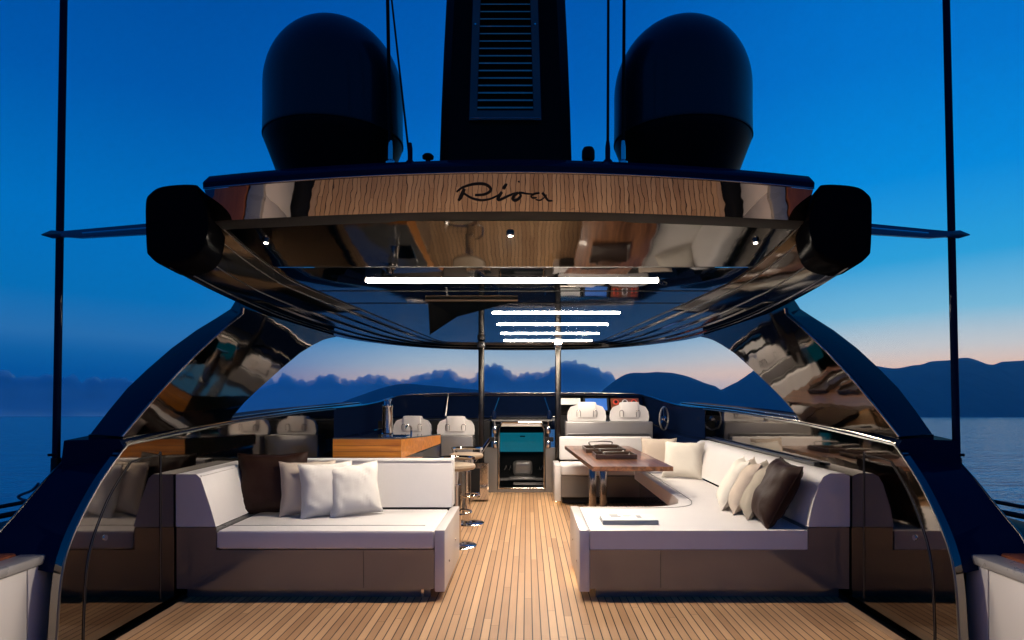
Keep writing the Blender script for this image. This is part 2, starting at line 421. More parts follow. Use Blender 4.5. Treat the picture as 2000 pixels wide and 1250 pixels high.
# ------------------------------------------------------------------ deck and hull around it
HW = 2.165
mb = MB(); mb.box(-HW, HW, -6, 8.80, -.05, 0)
struct(mb.build('deck', 'teak_deck', smooth=0))
mb = MB()
mb.box(-2.6, 2.6, -6.2, 10.4, -.6, -.06)
mb.box(-3.6, 3.6, 3.2, 11, -6.4, -.61)
struct(mb.build('hull', 'matte_black', smooth=0))
mb = MB()
for s in (-1, 1):
    mb.box(min(s * HW, s * 2.11) + (0), max(s * HW, s * 2.11), -6, 4.15, .0005, .004)
struct(mb.build('deck_border', wood('border_teak', (.36, .21, .12), (.5, .32, .19), axis=1, rough=.5, coat=0)))

# ------------------------------------------------------------------ bulwarks in the foreground
def bulwark(s, label):
    t = thing('bulwark', label, 'bulwark', (s * 2.36, 1.0, 0), 'white bulwarks beside the aft deck')
    edges = [-5.0, -3.2, -1.4, .4, 1.8, 3.125, 3.29]
    for a, b2 in zip(edges[:-1], edges[1:]):
        m_ = MB(); m_.box(2.345, 2.40, a + .004, b2 - .004, .0, .492, .004); m_.mirror(s); m_.build('panel', 'bulwark_paint', t)
    m_ = MB(); m_.box(2.36, 2.42, -5, 3.285, -.05, .486); m_.mirror(s); m_.build('core', 'matte_black', t)
    m_ = MB(); m_.box(2.325, 2.46, -5, 3.30, .497, .545, .012); m_.mirror(s); m_.build('cap', 'cap_grey', t)
    m_ = MB(); m_.box(2.47, 2.74, -5, 3.34, .49, .552, .015); m_.mirror(s); m_.build('cap_rail', 'mahogany', t)
    m_ = MB(); m_.box(2.43, 2.72, -5, 3.33, .1, .488); m_.mirror(s); m_.build('outer_skin', 'navy_gloss', t)
    return t
bulwark(-1, 'white bulwark with grey cap and mahogany rail, by the brown cushion side of the deck')
bulwark(1, 'white bulwark with grey cap and mahogany rail, by the long dinette side of the deck')

# ------------------------------------------------------------------ side walls
XW = 2.215
def P(x, pts): return [Vector((x, a, b2)) for a, b2 in pts]
def side_wall(s, label):
    t = thing('side_wall', label, 'wall', (s * XW, 6, 0), 'glossy smoked side walls')
    aft = [v for v in catmull([Vector((3.12, 0, 0)), Vector((3.14, .144, 0)), Vector((3.20, .53, 0)), Vector((3.42, .83, 0)), Vector((3.655, 1.03, 0))], 5)]
    prof = [(v.x, v.y) for v in aft] + [(3.70, 1.052), (4.9, 1.115), (6.5, 1.155), (8.8, 1.175), (8.8, 0)]
    m_ = MB(); m_.prism(P(XW, prof), P(XW + .045, prof)); m_.mirror(s); m_.build('wall_panel', 'smoked_mirror', t, smooth=20)
    edge = [(XW - .002, v.x - .004, v.y) for v in aft] + [(XW - .002, 3.70, 1.058), (XW - .002, 4.9, 1.121), (XW - .002, 6.5, 1.161), (XW - .002, 8.8, 1.181)]
    m_ = MB(); m_.tube(edge, .006, 8); m_.mirror(s); m_.build('edge_trim', 'dark_steel', t)
    # locker door let into the wall
    d = [(3.33, .01), (3.335, .2), (3.37, .5), (3.52, .76), (3.70, .93), (3.76, .96), (4.0, .965), (4.03, .94), (4.03, .40), (4.03, .06)]
    dd = catmull([Vector((XW - .003, a, b2)) for a, b2 in d], 4)
    m_ = MB(); m_.tube(dd, .0035, 6); m_.mirror(s); dr = m_.build('door_seam', 'matte_black', t)
    dd2 = [v + Vector((0, -.007, .003)) for v in dd]
    m_ = MB(); m_.tube(dd2, .0018, 6); m_.mirror(s); m_.build('door_bead', 'dark_steel', t)
    m_ = MB(); m_.tube([(XW + .004, 3.50, .565), (XW - .006, 3.50, .565)], [.02, .016], 14); m_.mirror(s); m_.build('door_latch', 'trim_steel', t)
    # coaming on top
    path = [(3.66, 1.045), (4.2, 1.085), (4.9, 1.118), (6.5, 1.158), (8.0, 1.175), (8.9, 1.19)]
    m_ = MB()
    m_.loft([[Vector((XW + .0, a, b2 + .006)), Vector((XW + .03, a, b2 + .05)), Vector((XW + .34, a, b2 + .04)), Vector((XW + .36, a, b2 - .12)), Vector((XW + .05, a, b2 - .12))] for a, b2 in path])
    m_.mirror(s); m_.build('coaming', 'navy_gloss', t, smooth=50)
    for dz, r in ((.022, .0075), (.048, .005)):
        m_ = MB(); m_.tube([(XW + (.004 if dz < .03 else .02), a + .02, b2 + dz) for a, b2 in path], r, 8); m_.mirror(s); m_.build('trim_strip', 'trim_steel', t)
    return t
side_wall(-1, 'glossy smoked side wall reflecting cushions, behind the small sofa and bar')
side_wall(1, 'glossy smoked side wall reflecting the sofa, behind the long dinette seat')

# ------------------------------------------------------------------ arches
def arch(s, label):
    t = thing('arch', label, 'arch', (s * 2.3, 5, 1.1), 'swept side arches carrying the hardtop')
    aft = [(3.635, 1.105), (3.90, 1.285), (4.167, 1.453), (4.43, 1.605), (4.70, 1.75), (4.93, 1.87), (5.13, 1.965), (5.20, 2.0), (5.22, 2.05)]
    fwd = [(7.75, 2.05), (7.45, 2.005), (7.23, 1.965), (6.9, 1.885), (6.49, 1.77), (6.0, 1.595), (5.485, 1.40), (5.2, 1.285), (5.0, 1.185), (4.95, 1.145)]
    def lean(y, z):
        k = 1.0
        for _ in range(6):
            zz = 1.35 + (z - 1.35) * k; k = (2.2 - .30 * max(0, zz - 1.1)) / 2.2
        return (2.2 * k, y * k, 1.35 + (z - 1.35) * k)
    inner = [lean(a, b2) for a, b2 in aft + fwd]; aft3 = [Vector(v) for v in inner[:len(aft)]]; fwd3 = [Vector(v) for v in inner[len(aft):]]
    m_ = MB(); m_.prism([Vector(v) for v in inner], [Vector(v) + Vector((.022, 0, .006)) for v in inner]); m_.mirror(s); m_.build('inner_panel', 'arch_mirror', t, smooth=20)
    # outer fin : same outline grown outward and aft
    outA = [(2.50, 3.80, 1.112), (2.52, 4.0, 1.25), (2.53, 4.2, 1.39), (2.52, 4.4, 1.52), (2.49, 4.65, 1.685), (2.44, 4.9, 1.84), (2.36, 5.06, 1.955), (2.27, 5.10, 2.03), (2.15, 4.98, 2.12)]
    outF = [(2.3, a + .1, b2) for a, b2 in fwd[:-1]] + [(2.48, 5.0, 1.112)]
    inn = [(v[0] + .024, v[1], v[2] + .0065) for v in inner]
    m_ = MB(); m_.prism([Vector(v) for v in inn], [Vector(v) for v in outA + outF]); m_.mirror(s); m_.build('outer_fin', 'navy_gloss', t, smooth=50)
    m_ = MB(); m_.tube([v + Vector((.003, -.004, .004)) for v in aft3], .0065, 8); m_.mirror(s); m_.build('edge_trim', 'trim_steel', t)
    m_ = MB(); m_.tube([v + Vector((.006, 0, 0)) for v in fwd3], .004, 8); m_.mirror(s); m_.build('opening_trim', 'dark_steel', t)
    return t
arch(-1, 'glossy navy arch rising above the bar side wall to the hardtop')
arch(1, 'glossy navy arch rising above the dinette side wall, hills behind it')

def wing(s, label):
    t = thing('side_wing', label, 'wing', (s * 2.45, 3.7, .5), 'navy side wings outside the walls')
    o = [(4.3, 1.09), (4.08, 1.08), (3.92, 1.045), (3.76, .977), (3.595, .87), (3.38, .71), (3.27, .636), (3.22, .58), (3.20, .52), (5.2, .46), (6.5, 1.06)]
    i = [(4.3, 1.05), (3.92, 1.05), (3.72, 1.03), (3.55, .93), (3.42, .83), (3.27, .62), (3.22, .54), (3.2, .50), (3.185, .46), (5.2, .46), (6.5, 1.03)]
    m_ = MB(); m_.prism(P(2.265, i), P(2.61, o)); m_.bevel(.02, 2, 30); m_.mirror(s); m_.build('wing_panel', 'navy_gloss', t, smooth=50)
    m_ = MB(); m_.box(2.27, 2.47, 3.74, 5.0, 1.02, 1.115); m_.mirror(s); m_.build('neck', 'matte_black', t)
    m_ = MB(); m_.tube([(2.612, a, b2) for a, b2 in o[2:8]], .006, 8); m_.mirror(s); m_.build('edge_trim', 'dark_steel', t)
    return t
wing(-1, 'dark navy side wing sweeping down to the bulwark, in deep shade')
wing(1, 'navy side wing sweeping down to the bulwark in front of the bright water')

def side_deck(s, label):
    t = thing('side_deck', label, 'side deck', (s * 3, 5, .3), 'navy side decks outside the wings')
    m_ = MB(); m_.loft([[Vector((2.62, a, z)), Vector((3.05, a, z + .04)), Vector((3.4, a, z + .0)), Vector((3.5, a, z - .9)), Vector((2.62, a, z - .9))] for a, z in ((3.42, .44), (4.2, .5), (5.5, .52), (7, .5))])
    m_.mirror(s); m_.build('deck_panel', 'navy_gloss', t, smooth=60)
    m_ = MB(); m_.tube([(2.70, 3.87, .742), (2.95, 3.7, .70), (3.3, 3.5, .66)], .012, 8); m_.tube([(2.70, 3.87, .69), (2.95, 3.7, .645), (3.3, 3.5, .60)], .016, 8)
    m_.mirror(s); m_.build('rail', 'matte_black', t)
    return t
side_deck(-1, 'dark side deck and rail outside the shaded wing')
side_deck(1, 'blue side deck and rail outside the wing by the bright water')

# ------------------------------------------------------------------ hardtop
ht = thing('hardtop', 'glossy dark hardtop roof with wood reflecting fascia and script lettering', 'roof', (0, 6, 2.0))
O = [(-1.85, 3.30), (-1.955, 3.85), (-2.06, 4.56), (-2.16, 5.4), (-2.19, 6.2), (-2.15, 7.25), (-2.02, 7.9), (-1.72, 8.6), (-1.3, 9.15), (-.8, 9.45), (-.3, 9.57), (0, 9.58)]
I = [(-1.56, 3.30), (-1.56, 3.85), (-1.50, 4.56), (-1.42, 5.4), (-1.33, 6.2), (-1.22, 7.25), (-1.15, 7.9), (-1.08, 8.45), (-.95, 8.68), (-.6, 8.74), (-.25, 8.75), (0, 8.75)]
def full(L):
    c = catmull([Vector((a, b2, 0)) for a, b2 in L], 4)
    return c + [Vector((-v.x, v.y, 0)) for v in reversed(c[:-1])]
Of, If = full(O), full(I)
def ceil_z(y):
    k = [(3.2, 2.30), (3.42, 2.268), (4.1, 2.163), (4.4, 2.128), (8.75, 2.052), (10, 2.03)]
    for (a, za), (b2, zb) in zip(k[:-1], k[1:]):
        if y <= b2: return za + (zb - za) * (y - a) / (b2 - a)
    return 2.03
rings = []
for o, i in zip(Of, If):
    d = (i - o).normalized(); wdt = (i - o).length
    fwd = max(0, min(1, (o.y - 7) / 2.2)); zt = 2.42 - .16 * fwd
    pts = [(0.07, zt), (.015, zt - .06), (0, zt - .16), (.0, 2.16), (.02, 2.09), (.10, 2.0)]
    W2 = wdt - .10; zi = ceil_z(i.y) - .004
    for q in (.12, .30, .48, .66, .84):
        zq = 2.0 + (zi - 2.0) * q ** 1.25
        pts += [(.10 + W2 * q, zq), (.10 + W2 * q + .012, zq + .012)]
    pts += [(wdt - .004, zi), (wdt, zi + .004), (wdt, zi + .03), (wdt * .5 if wdt > .3 else .15, zt + .0)]
    rings.append([o + d * a + Vector((0, 0, z)) for a, z in pts])
mb = MB(); mb.loft(rings); mb.build('roof_rim', 'rim_gloss', ht, smooth=40)
for q in (.12, .48, .84, .995):
    pts = []
    for o, i in zip(Of, If):
        d = (i - o).normalized(); wdt = (i - o).length; zi = ceil_z(i.y) - .004
        pts.append(o + d * (.10 + (wdt - .10) * q) + Vector((0, 0, 2.0 + (zi - 2.0) * q ** 1.25 - .001)))
    mb = MB(); mb.tube(pts, .0035, 6); mb.build('rim_trim', 'dark_steel', ht)
# end pods of the rim
for s in (-1, 1):
    f = [(-1.845, 2.06), (-1.850, 2.14), (-1.852, 2.33), (-1.83, 2.385), (-1.77, 2.418), (-1.63, 2.428), (-1.585, 2.40), (-1.535, 2.25), (-1.55, 2.12), (-1.60, 2.04), (-1.72, 2.005), (-1.80, 2.02)]
    f = [(v.x, v.y) for v in catmull([Vector((a, z, 0)) for a, z in f + f[:1]], 4)][:-1]
    m_ = MB()
    m_.loft([[Vector((a * (1 + .0 * k), yy, 2.21 + (z - 2.21) * q)) if k else Vector((-1.70 + (a + 1.70) * q, yy, 2.21 + (z - 2.21) * q)) for a, z in f] for k, (yy, q) in enumerate(((3.262, .86), (3.266, .93), (3.276, .975), (3.292, 1.0), (3.55, 1.0)))])
    for v in m_.bm.verts:
        if v.co.y > 3.5: v.co.x -= .048
    m_.mirror(-s); m_.build('end_pod', 'pod_black', ht, smooth=50)
def bow(x): return 3.20 + .07 * (abs(x) / 1.57) ** 2
def zf(x): return 2.453 - .059 * (abs(x) / 1.57) ** 1.8
def fh(x): return .160 - .027 * (abs(x) / 1.57) ** 2
xs = [-1.555 + 3.11 * k / 48 for k in range(49)]
FD, FH = .100, .155
def fas(x, t, off=0.0):                              # t 0..1 from top edge to bottom edge of the fascia
    bul = .0006 * math.sin(math.pi * t)
    n = Vector((0, -FH, -FD)).normalized()
    return Vector((x, bow(x) + FD * t, zf(x) - fh(x) * t)) + n * (bul + off)
mb = MB(); mb.grid([[fas(x, t / 8) for x in xs] for t in range(9)]); fascia = mb.build('fascia', 'fascia_mirror', ht, smooth=60)
# lettering traced as brush strokes, standing 4 mm proud of the fascia
def stroke(m_, pts, w0, w1=None, n=7):
    c = catmull([Vector((a, b2, 0)) for a, b2 in pts], n)
    L = len(c); front = []; back = []
    ring = []
    for i, p in enumerate(c):
        t = (c[min(i + 1, L - 1)] - c[max(i - 1, 0)]).normalized(); nrm = Vector((-t.y, t.x, 0))
        q = i / (L - 1); ww = (w0 + (w1 - w0) * q if w1 is not None else w0) * (.55 + .45 * math.sin(math.pi * min(1, max(0, .12 + q * .8)))) / 2
        r4 = []
        for sgn, off in ((-1, .001), (-1, .005), (1, .005), (1, .001)):
            X, Y_ = p.x + nrm.x * sgn * ww, p.y + nrm.y * sgn * ww
            px, py = 860 + X / 7.69, 330 + Y_ / 7.69
            x = (px - CX) * 3.25 / F + CAMX
            r4.append(fas(x, (py - 340) / 73.0, off))
        ring.append(r4)
    m_.loft(ring)
m_ = MB()
stroke(m_, [(245, 335), (330, 275), (450, 235), (560, 220), (680, 230), (755, 285), (740, 340), (650, 380), (520, 388)], 34, 46)
stroke(m_, [(365, 290), (330, 360), (300, 420), (265, 465)], 60, 52)
stroke(m_, [(350, 350), (400, 392), (490, 440), (610, 465), (740, 448), (850, 400), (925, 350)], 34, 24)
stroke(m_, [(925, 345), (880, 410), (865, 450), (900, 458), (1000, 412), (1100, 368), (1170, 352)], 58, 20)
stroke(m_, [(1170, 352), (1110, 400), (1085, 445), (1125, 470), (1180, 440), (1210, 395), (1190, 352), (1290, 368), (1380, 372)], 50, 26)
stroke(m_, [(1490, 355), (1410, 370), (1365, 405), (1395, 432), (1450, 425)], 34, 20)
stroke(m_, [(1430, 455), (1500, 465), (1560, 425), (1600, 380)], 18, 16)
stroke(m_, [(1530, 355), (1575, 400), (1620, 465), (1690, 470)], 44, 22)
stroke(m_, [(945, 300), (970, 262), (1000, 222)], 52, 44)
stroke(m_, [(1175, 200), (1190, 182)], 26, 22)
m_.build('lettering', 'matte_black', ht, smooth=0)
mb = MB()
rows = []
for (dy, dz) in ((0.004, .002), (-.012, .006), (-.016, .03), (.0, .045), (.05, .085), (.3, .10), (5.2, .10)):
    rows.append([Vector((x, bow(x) + dy if dy < 1 else 8.6, zf(x) + dz + .004 * (1 - (x / 1.57) ** 2))) for x in xs])
mb.grid(rows); mb.build('roof_cap', 'navy_gloss', ht, smooth=50)
mb = MB(); mb.tube([Vector((x, bow(x) - .010, zf(x) + .003)) for x in xs], .004, 6); mb.build('fascia_trim', 'trim_steel', ht)
mb = MB(); mb.grid([[fas(x, 1) for x in xs], [Vector((x, bow(x) + FD + .02, zf(x) - fh(x) - .008)) for x in xs], [Vector((x, bow(x) + FD + .11, zf(x) - fh(x) - .018)) for x in xs], [Vector((x, max(bow(x) + FD + .12, 3.44), 2.30)) for x in xs]])
mb.build('fascia_lip', 'matte_black', ht, smooth=30)
def inner_x(y):
    for a, b2 in zip(If[:-1], If[1:]):
        if a.y <= y <= b2.y and a.x < 0: return -(a.x + (b2.x - a.x) * (y - a.y) / max(1e-6, b2.y - a.y))
    return 1.56 if y < 4 else .3
def ceiling(name, ys, mat, drop=0):
    m_ = MB(); m_.grid([[Vector((inner_x(y) * 1.02 * (-1 + 2 * k / 24), y, ceil_z(y) + drop)) for k in range(25)] for y in ys]); return m_.build(name, mat, ht, smooth=10)
ceiling('aft_ceiling', [3.40 + .69 * k / 8 for k in range(9)], 'ceiling_mirror')
ceiling('main_ceiling', [4.105 + 4.6 * k / 24 for k in range(25)], 'ceiling_mirror')
mb = MB(); mb.box(-1.52, 1.52, 4.092, 4.103, 2.165, 2.2); mb.build('ceiling_seam', 'matte_black', ht)
mb = MB(); mb.box(-1.5, 1.5, 3.6, 8.6, 2.30, 2.40); mb.build('roof_core', 'matte_black', ht)
for y in (4.78, 5.35):
    mb = MB(); mb.box(-inner_x(y) + .02, inner_x(y) - .02, y - .004, y + .004, ceil_z(y) - .004, ceil_z(y) + .01); mb.build('panel_joint', 'matte_black', ht)
# folded overhead screen on the bar side of the ceiling
t = thing('overhead_screen', 'dark folded screen hanging under the hardtop ceiling above the bar', 'screen', (-.5, 5.4, 2.1))
a = [(-.70, 5.12, 2.112), (.0, 5.12, 2.112), (-.55, 5.9, 2.085), (-.88, 6.4, 1.965), (-.74, 5.5, 2.02)]
m_ = MB(); m_.prism([Vector(v) for v in a[:4]], [Vector(v) + Vector((0, 0, -.02)) for v in a[:4]]); m_.build('screen_panel', 'pod_black', t, smooth=0)
m_ = MB(); m_.tube([(-.72, 5.11, 2.104), (.02, 5.11, 2.104)], .012, 8); m_.build('hinge', 'dark_steel', t)

# LED light bars
def led(x0, x1, y, wdt, label):
    z = ceil_z(y)
    t = thing('ceiling_light', label, 'ceiling light', ((x0 + x1) / 2, y, z), 'LED light bars under the hardtop')
    for xa, xb in ((x0 - .014, x0 - .001), (x1 + .001, x1 + .014)):
        m_ = MB(); m_.box(xa, xb, y - wdt / 2 - .002, y + wdt / 2 + .002, z - .010, z + .012, .004, 2); m_.build('end_cap', 'dark_steel', t)
    m_ = MB(); m_.box(x0, x1, y - wdt / 2, y + wdt / 2, z - .008, z + .012, .006, 3); m_.build('diffuser', 'led', t)
led(-1.01, .99, 4.40, .052, 'longest glowing white light bar, nearest under the hardtop')
led(-.226, .945, 5.90, .044, 'short glowing light bar, second behind the longest one')
led(-.222, .943, 6.75, .044, 'short glowing light bar, middle of the five bars')
led(-.218, .942, 7.60, .044, 'short glowing light bar, second from the windscreen end')
led(-.213, .94, 8.42, .044, 'farthest short light bar, just behind the two roof posts')
for x, y, lab in ((0.0, 3.56, 'small round downlight in the middle of the aft ceiling'), (-1.40, 3.66, 'small round downlight at the bar end of the aft ceiling'), (1.40, 3.66, 'small round downlight at the dinette end of the aft ceiling')):
    z = ceil_z(y)
    t = thing('downlight', lab, 'downlight', (x, y, z), 'small downlights in the aft ceiling')
    m_ = MB(); m_.lathe([(.018, .01), (.022, 0), (.022, -.012), (.012, -.016)], (x, y, z), 18); m_.build('bezel', 'chrome', t)
    m_ = MB(); m_.lathe([(.011, -.0165), (.010, -.019), (.002, -.02)], (x, y, z), 14); m_.build('lens', 'downlight', t)
    l = bpy.data.lights.new('downlight_lamp', 'SPOT'); l.energy = 330 if x == 0 else 300; l.color = (1.0, .86, .70); l.spot_size = R(92 if x == 0 else 47); l.spot_blend = 1.0; l.shadow_soft_size = .012
    lo = bpy.data.objects.new('downlight_lamp', l); COL.objects.link(lo); lo.parent = t; lo.location = (0, 0, -.026); lo.rotation_euler = (R(-50), 0, 0) if x == 0 else Vector((-math.copysign(3.7, x), -1.26, -1.95)).to_track_quat('-Z', 'Y').to_euler()

# ------------------------------------------------------------------ on the hardtop
def dome(x, label):
    c = (x, 4.6, 0); r = .482
    t = thing('satellite_dome', label, 'satellite dome', (x, 4.6, 2.55), 'satellite domes on the hardtop')
    prof = [(.30, 2.56), (.305, 2.70), (.325, 2.78), (.40, 2.93), (r - .022, 3.09), (r - .006, 3.13)]
    m_ = MB(); m_.lathe(prof + [(r - .003, 3.16)], c, 48); m_.build('dome_base', 'mast_black', t, smooth=30)
    pr = [(r, 3.165), (r + .002, 3.19)]
    zc = 3.50; H = .52
    pr += [(r, 3.3), (r, 3.42)] + [(r * math.cos(a), zc + H * math.sin(a)) for a in [R(k) for k in range(0, 90, 6)]] + [(.012, zc + H)]
    m_ = MB(); m_.lathe(pr, c, 56); m_.build('dome_shell', 'dome_paint', t, smooth=50)
    m_ = MB(); m_.lathe([(r - .004, 3.150), (r + .004, 3.154), (r + .004, 3.164), (r - .004, 3.168)], c, 56); m_.build('seam_band', 'matte_black', t)
dome(-1.29, 'big black satellite dome beside the whip aerial pair that crosses it')
dome(1.205, 'big black satellite dome with the single whip aerial in front')

t = thing('mast', 'black exhaust-like mast tower with a louvred grille on the hardtop', 'mast', (-.047, 4.2, 2.5))
def ring_m(z, hw, y0, y1, ch=.06): return [Vector((-hw, y0 + ch, z)), Vector((-hw + ch, y0, z)), Vector((hw - ch, y0, z)), Vector((hw, y0 + ch, z)), Vector((hw, y1, z)), Vector((-hw, y1, z))]
def hwz(z): return .44 - .016 * (z - 2.5) - .012 * (z - 2.5) ** 2
m_ = MB(); m_.loft([ring_m(z, hwz(z) - (.03 if z < 2.53 else 0), 4.12 + .03 * (z - 2.5), 5.1 - .1 * (z - 2.5)) for z in (2.50, 2.56, 2.8, 3.2, 3.6, 4.0, 4.4, 4.9)]); m_.bevel(.012, 2, 25); m_.shift(-.047).build('tower', 'mast_black', t, smooth=30)
def gy(z): return 4.12 + .03 * (z - 2.5)
zb_, zt_ = at(0, 235, 4.12).z, 4.6
def ghw(z): return .232 - .028 * (z - zb_)
fr_ = MB()
gw = .048
for sg in (-1, 1):
    fr_.prism([Vector((sg * ghw(zb_), gy(zb_) - .022, zb_)), Vector((sg * ghw(zt_), gy(zt_) - .022, zt_)), Vector((sg * (ghw(zt_) - gw), gy(zt_) - .026, zt_)), Vector((sg * (ghw(zb_) - gw), gy(zb_) - .026, zb_))],
              [Vector((sg * ghw(zb_), gy(zb_) + .01, zb_)), Vector((sg * ghw(zt_), gy(zt_) + .01, zt_)), Vector((sg * (ghw(zt_) - gw), gy(zt_) + .01, zt_)), Vector((sg * (ghw(zb_) - gw), gy(zb_) + .01, zb_))])
for z in (zb_, zt_ - .06):
    fr_.box(-ghw(z) + gw, ghw(z) - gw, gy(z) - .026, gy(z) + .01, z + .0015, z + .06)
gf = fr_.shift(-.047).build('grille_frame', 'louver_frame', t, smooth=0)
m_ = MB(); m_.tube([(-ghw(zb_) + .01, gy(zb_) - .024, zb_ + .012), (ghw(zb_) - .01, gy(zb_) - .024, zb_ + .012)], .0035, 6); m_.shift(-.047).build('grille_lip', 'trim_steel', gf)
nsl = 36; 
for k in range(nsl):
    z = zb_ + .075 + k * .0485
    if z > zt_ - .08: break
    h_ = ghw(z) - gw - .003
    m_ = MB(); y = gy(z)
    m_.prism([Vector((-h_, y - .030, z - .002)), Vector((-h_, y - .024, z + .006)), Vector((-h_, y + .012, z + .030)), Vector((-h_, y + .012, z + .022))],
             [Vector((h_, y - .030, z - .002)), Vector((h_, y - .024, z + .006)), Vector((h_, y + .012, z + .030)), Vector((h_, y + .012, z + .022))])
    m_.shift(-.047).build('slat', 'louver_lit', gf, smooth=0)
for sg in (-1, 1):
    z = at(0, 42, 4.1).z
    m_ = MB(); m_.tube([(sg * (ghw(z) - .022), gy(z) - .022, z), (sg * (ghw(z) - .022), gy(z) - .031, z)], [.010, .006], 10); m_.shift(-.047).build('screw', 'chrome', gf)

def aerial(p0, p1, r0, r1, label, base=True, g='whip aerials on the hardtop'):
    p0, p1 = Vector(p0), Vector(p1); d = p1 - p0
    t = thing('whip_aerial', label, 'aerial', p0, g)
    m_ = MB(); m_.tube([p0 + d * .02, p0 + d * .5, p1], [r0, (r0 + r1) / 2, r1], 8); m_.build('whip', 'mast_black', t)
    if base:
        m_ = MB(); m_.lathe([(.03, 0), (.03, .015), (.016, .03), (.016, .10), (.011, .14)], p0, 14); m_.build('mount', 'navy_gloss' if base == 2 else 'chrome', t)
def far_top(px0, py0, px1, py1, Y, ext=1.25):
    a = at(px0, py0, Y); b2 = at(px1, py1, Y); return a, a + (b2 - a) * ext
a, b2 = far_top(763, 322, 757, 0, 3.75); aerial(a, b2, .012, .010, 'upright black whip aerial with chrome foot in front of the dome left of the mast')
a, b2 = far_top(801, 322, 765, 0, 4.1); aerial(a, b2, .007, .006, 'thin leaning black whip aerial between its upright neighbour and the mast', 2)
a, b2 = far_top(1187, 320, 1188, 0, 4.0); aerial(a, b2, .009, .008, 'thin upright black whip aerial standing against open sky beside the mast', 2)
a, b2 = far_top(1217, 322, 1219, 0, 3.75); aerial(a, b2, .011, .009, 'upright black whip aerial with chrome foot in front of the dome right of the mast')
def sensor(px, py, prof, label):
    c = at(px, py, 3.7)
    t = thing('sensor', label, 'sensor', c, 'small sensors beside the mast')
    m_ = MB(); m_.lathe(prof[0], c, 16); m_.build('stem', 'mast_black', t)
    m_ = MB(); m_.lathe(prof[1], c, 20); m_.build('head', 'mast_black', t)
sensor(836, 322, ([(.028, -.03), (.028, 0), (.014, .01), (.014, .032)], [(.016, .03), (.032, .036), (.034, .05), (.022, .062), (.004, .066)]), 'low mushroom shaped sensor beside the mast, near the leaning aerial')
sensor(1149, 322, ([(.026, -.03), (.026, 0), (.02, .012), (.02, .03)], [(.036, .03), (.038, .042), (.037, .08), (.028, .098), (.004, .104)]), 'round capped sensor beside the mast, near the thin upright aerial')

# tall side poles with their braces
def pole(s, label):
    x0, x1 = (-2.645, -2.60) if s < 0 else (2.592, 2.53)
    t = thing('side_pole', label, 'pole', (x0, 3.72, .86), 'tall side poles outside the hardtop')
    z1 = 4.6
    def xz(z): return x0 + (x1 - x0) * (z - .9) / 2.72
    m_ = MB(); m_.tube([(xz(z), 3.72, z) for z in (.80, 1.5, 2.5, 3.6, z1)], [.021, .020, .020, .019, .018], 12); m_.build('shaft', 'navy_gloss', t)
    m_ = MB(); m_.tube([(xz(.80), 3.72, .80), (xz(.98), 3.72, .98)], [.028, .026], 12); m_.tube([(xz(1.0), 3.70, 1.0), (xz(.99) + s * .02, 3.68, 1.0)], .008, 8); m_.build('socket', 'matte_black', t)
    ze = 2.26
    def bar(x, y, h, zc): return [Vector((x, y - .012, zc - h / 2)), Vector((x, y - .016, zc)), Vector((x, y - .012, zc + h / 2)), Vector((x, y + .012, zc + h / 2)), Vector((x, y + .012, zc - h / 2))]
    m_ = MB(); m_.loft([bar(s * 1.84, 3.5, .062, ze + .002), bar(xz(ze) - s * .16, 3.67, .048, ze + .008), bar(xz(ze), 3.70, .026, ze + .014)]); m_.build('spar', 'spar_blue', t, smooth=30)
    m_ = MB(); m_.tube([(s * 1.84, 3.483, ze + .004), (xz(ze) - s * .18, 3.652, ze + .008)], .006, 6); m_.build('spar_inlay', 'chrome', t)
    m_ = MB(); m_.tube([(xz(ze) - s * .05, 3.695, ze + .012), (xz(ze) + s * .03, 3.70, ze + .014), (xz(ze) + s * .09, 3.70, ze + .012)], [.018, .024, .004], 10); m_.build('clamp', 'dark_steel', t)
pole(-1, 'tall dark pole with brace bar, outside the hardtop over the darker water')
pole(1, 'tall dark pole with brace bar, outside the hardtop in front of the hills')

t = thing('mooring_line', 'thin dark line looped over the shaded side wing', 'rope', at(60, 965, 3.9))
m_ = MB(); m_.tube(catmull([at(*p) for p in ((75, 945, 3.75), (62, 958, 3.8), (42, 966, 3.8), (36, 971, 3.8), (45, 976, 3.8), (62, 978, 3.75))], 5), .008, 8); m_.build('line', 'rope', t)

# ------------------------------------------------------------------ sofas
Y1, YB = 4.20, 5.08
SZ = .456
def soft(m_, x0, x1, y0, y1, z0, z1, bev=.02, seg=3): return m_.box(x0, x1, y0, y1, z0, z1, bev, seg)

# small sofa (bar side)
t = thing('sofa', 'small white corner sofa with dark brown and white cushions, beside the bar', 'sofa', (-1.3, 4.6, 0))
m_ = MB(); m_.prism([Vector((-2.207, 4.20, .072)), Vector((-.515, 4.20, .072)), Vector((-.515, 4.20, .328)), Vector((-1.945, 4.20, .328)), Vector((-1.945, 4.20, .476)), Vector((-2.207, 4.20, .476))],
                    [Vector((-2.207, 5.05, .072)), Vector((-.515, 5.05, .072)), Vector((-.515, 5.05, .328)), Vector((-1.945, 5.05, .328)), Vector((-1.945, 5.05, .476)), Vector((-2.207, 5.05, .476))])
m_.bevel(.006, 2); m_.build('base', 'taupe_lacquer', t)
m_ = MB(); m_.box(-2.17, -.55, 4.265, 5.0, 0, .072); m_.build('toe_kick', 'taupe_lacquer', t)
m_ = MB(); soft(m_, -1.938, -.517, 4.192, 4.985, .333, SZ, .018, 4); m_.build('seat_cushion', 'leather', t)
m_ = MB(); m_.tube([(-1.93, 4.36, SZ + .0005), (-.60, 4.36, SZ + .0005)], .0025, 6); m_.build('seat_seam', 'dark_steel', t)
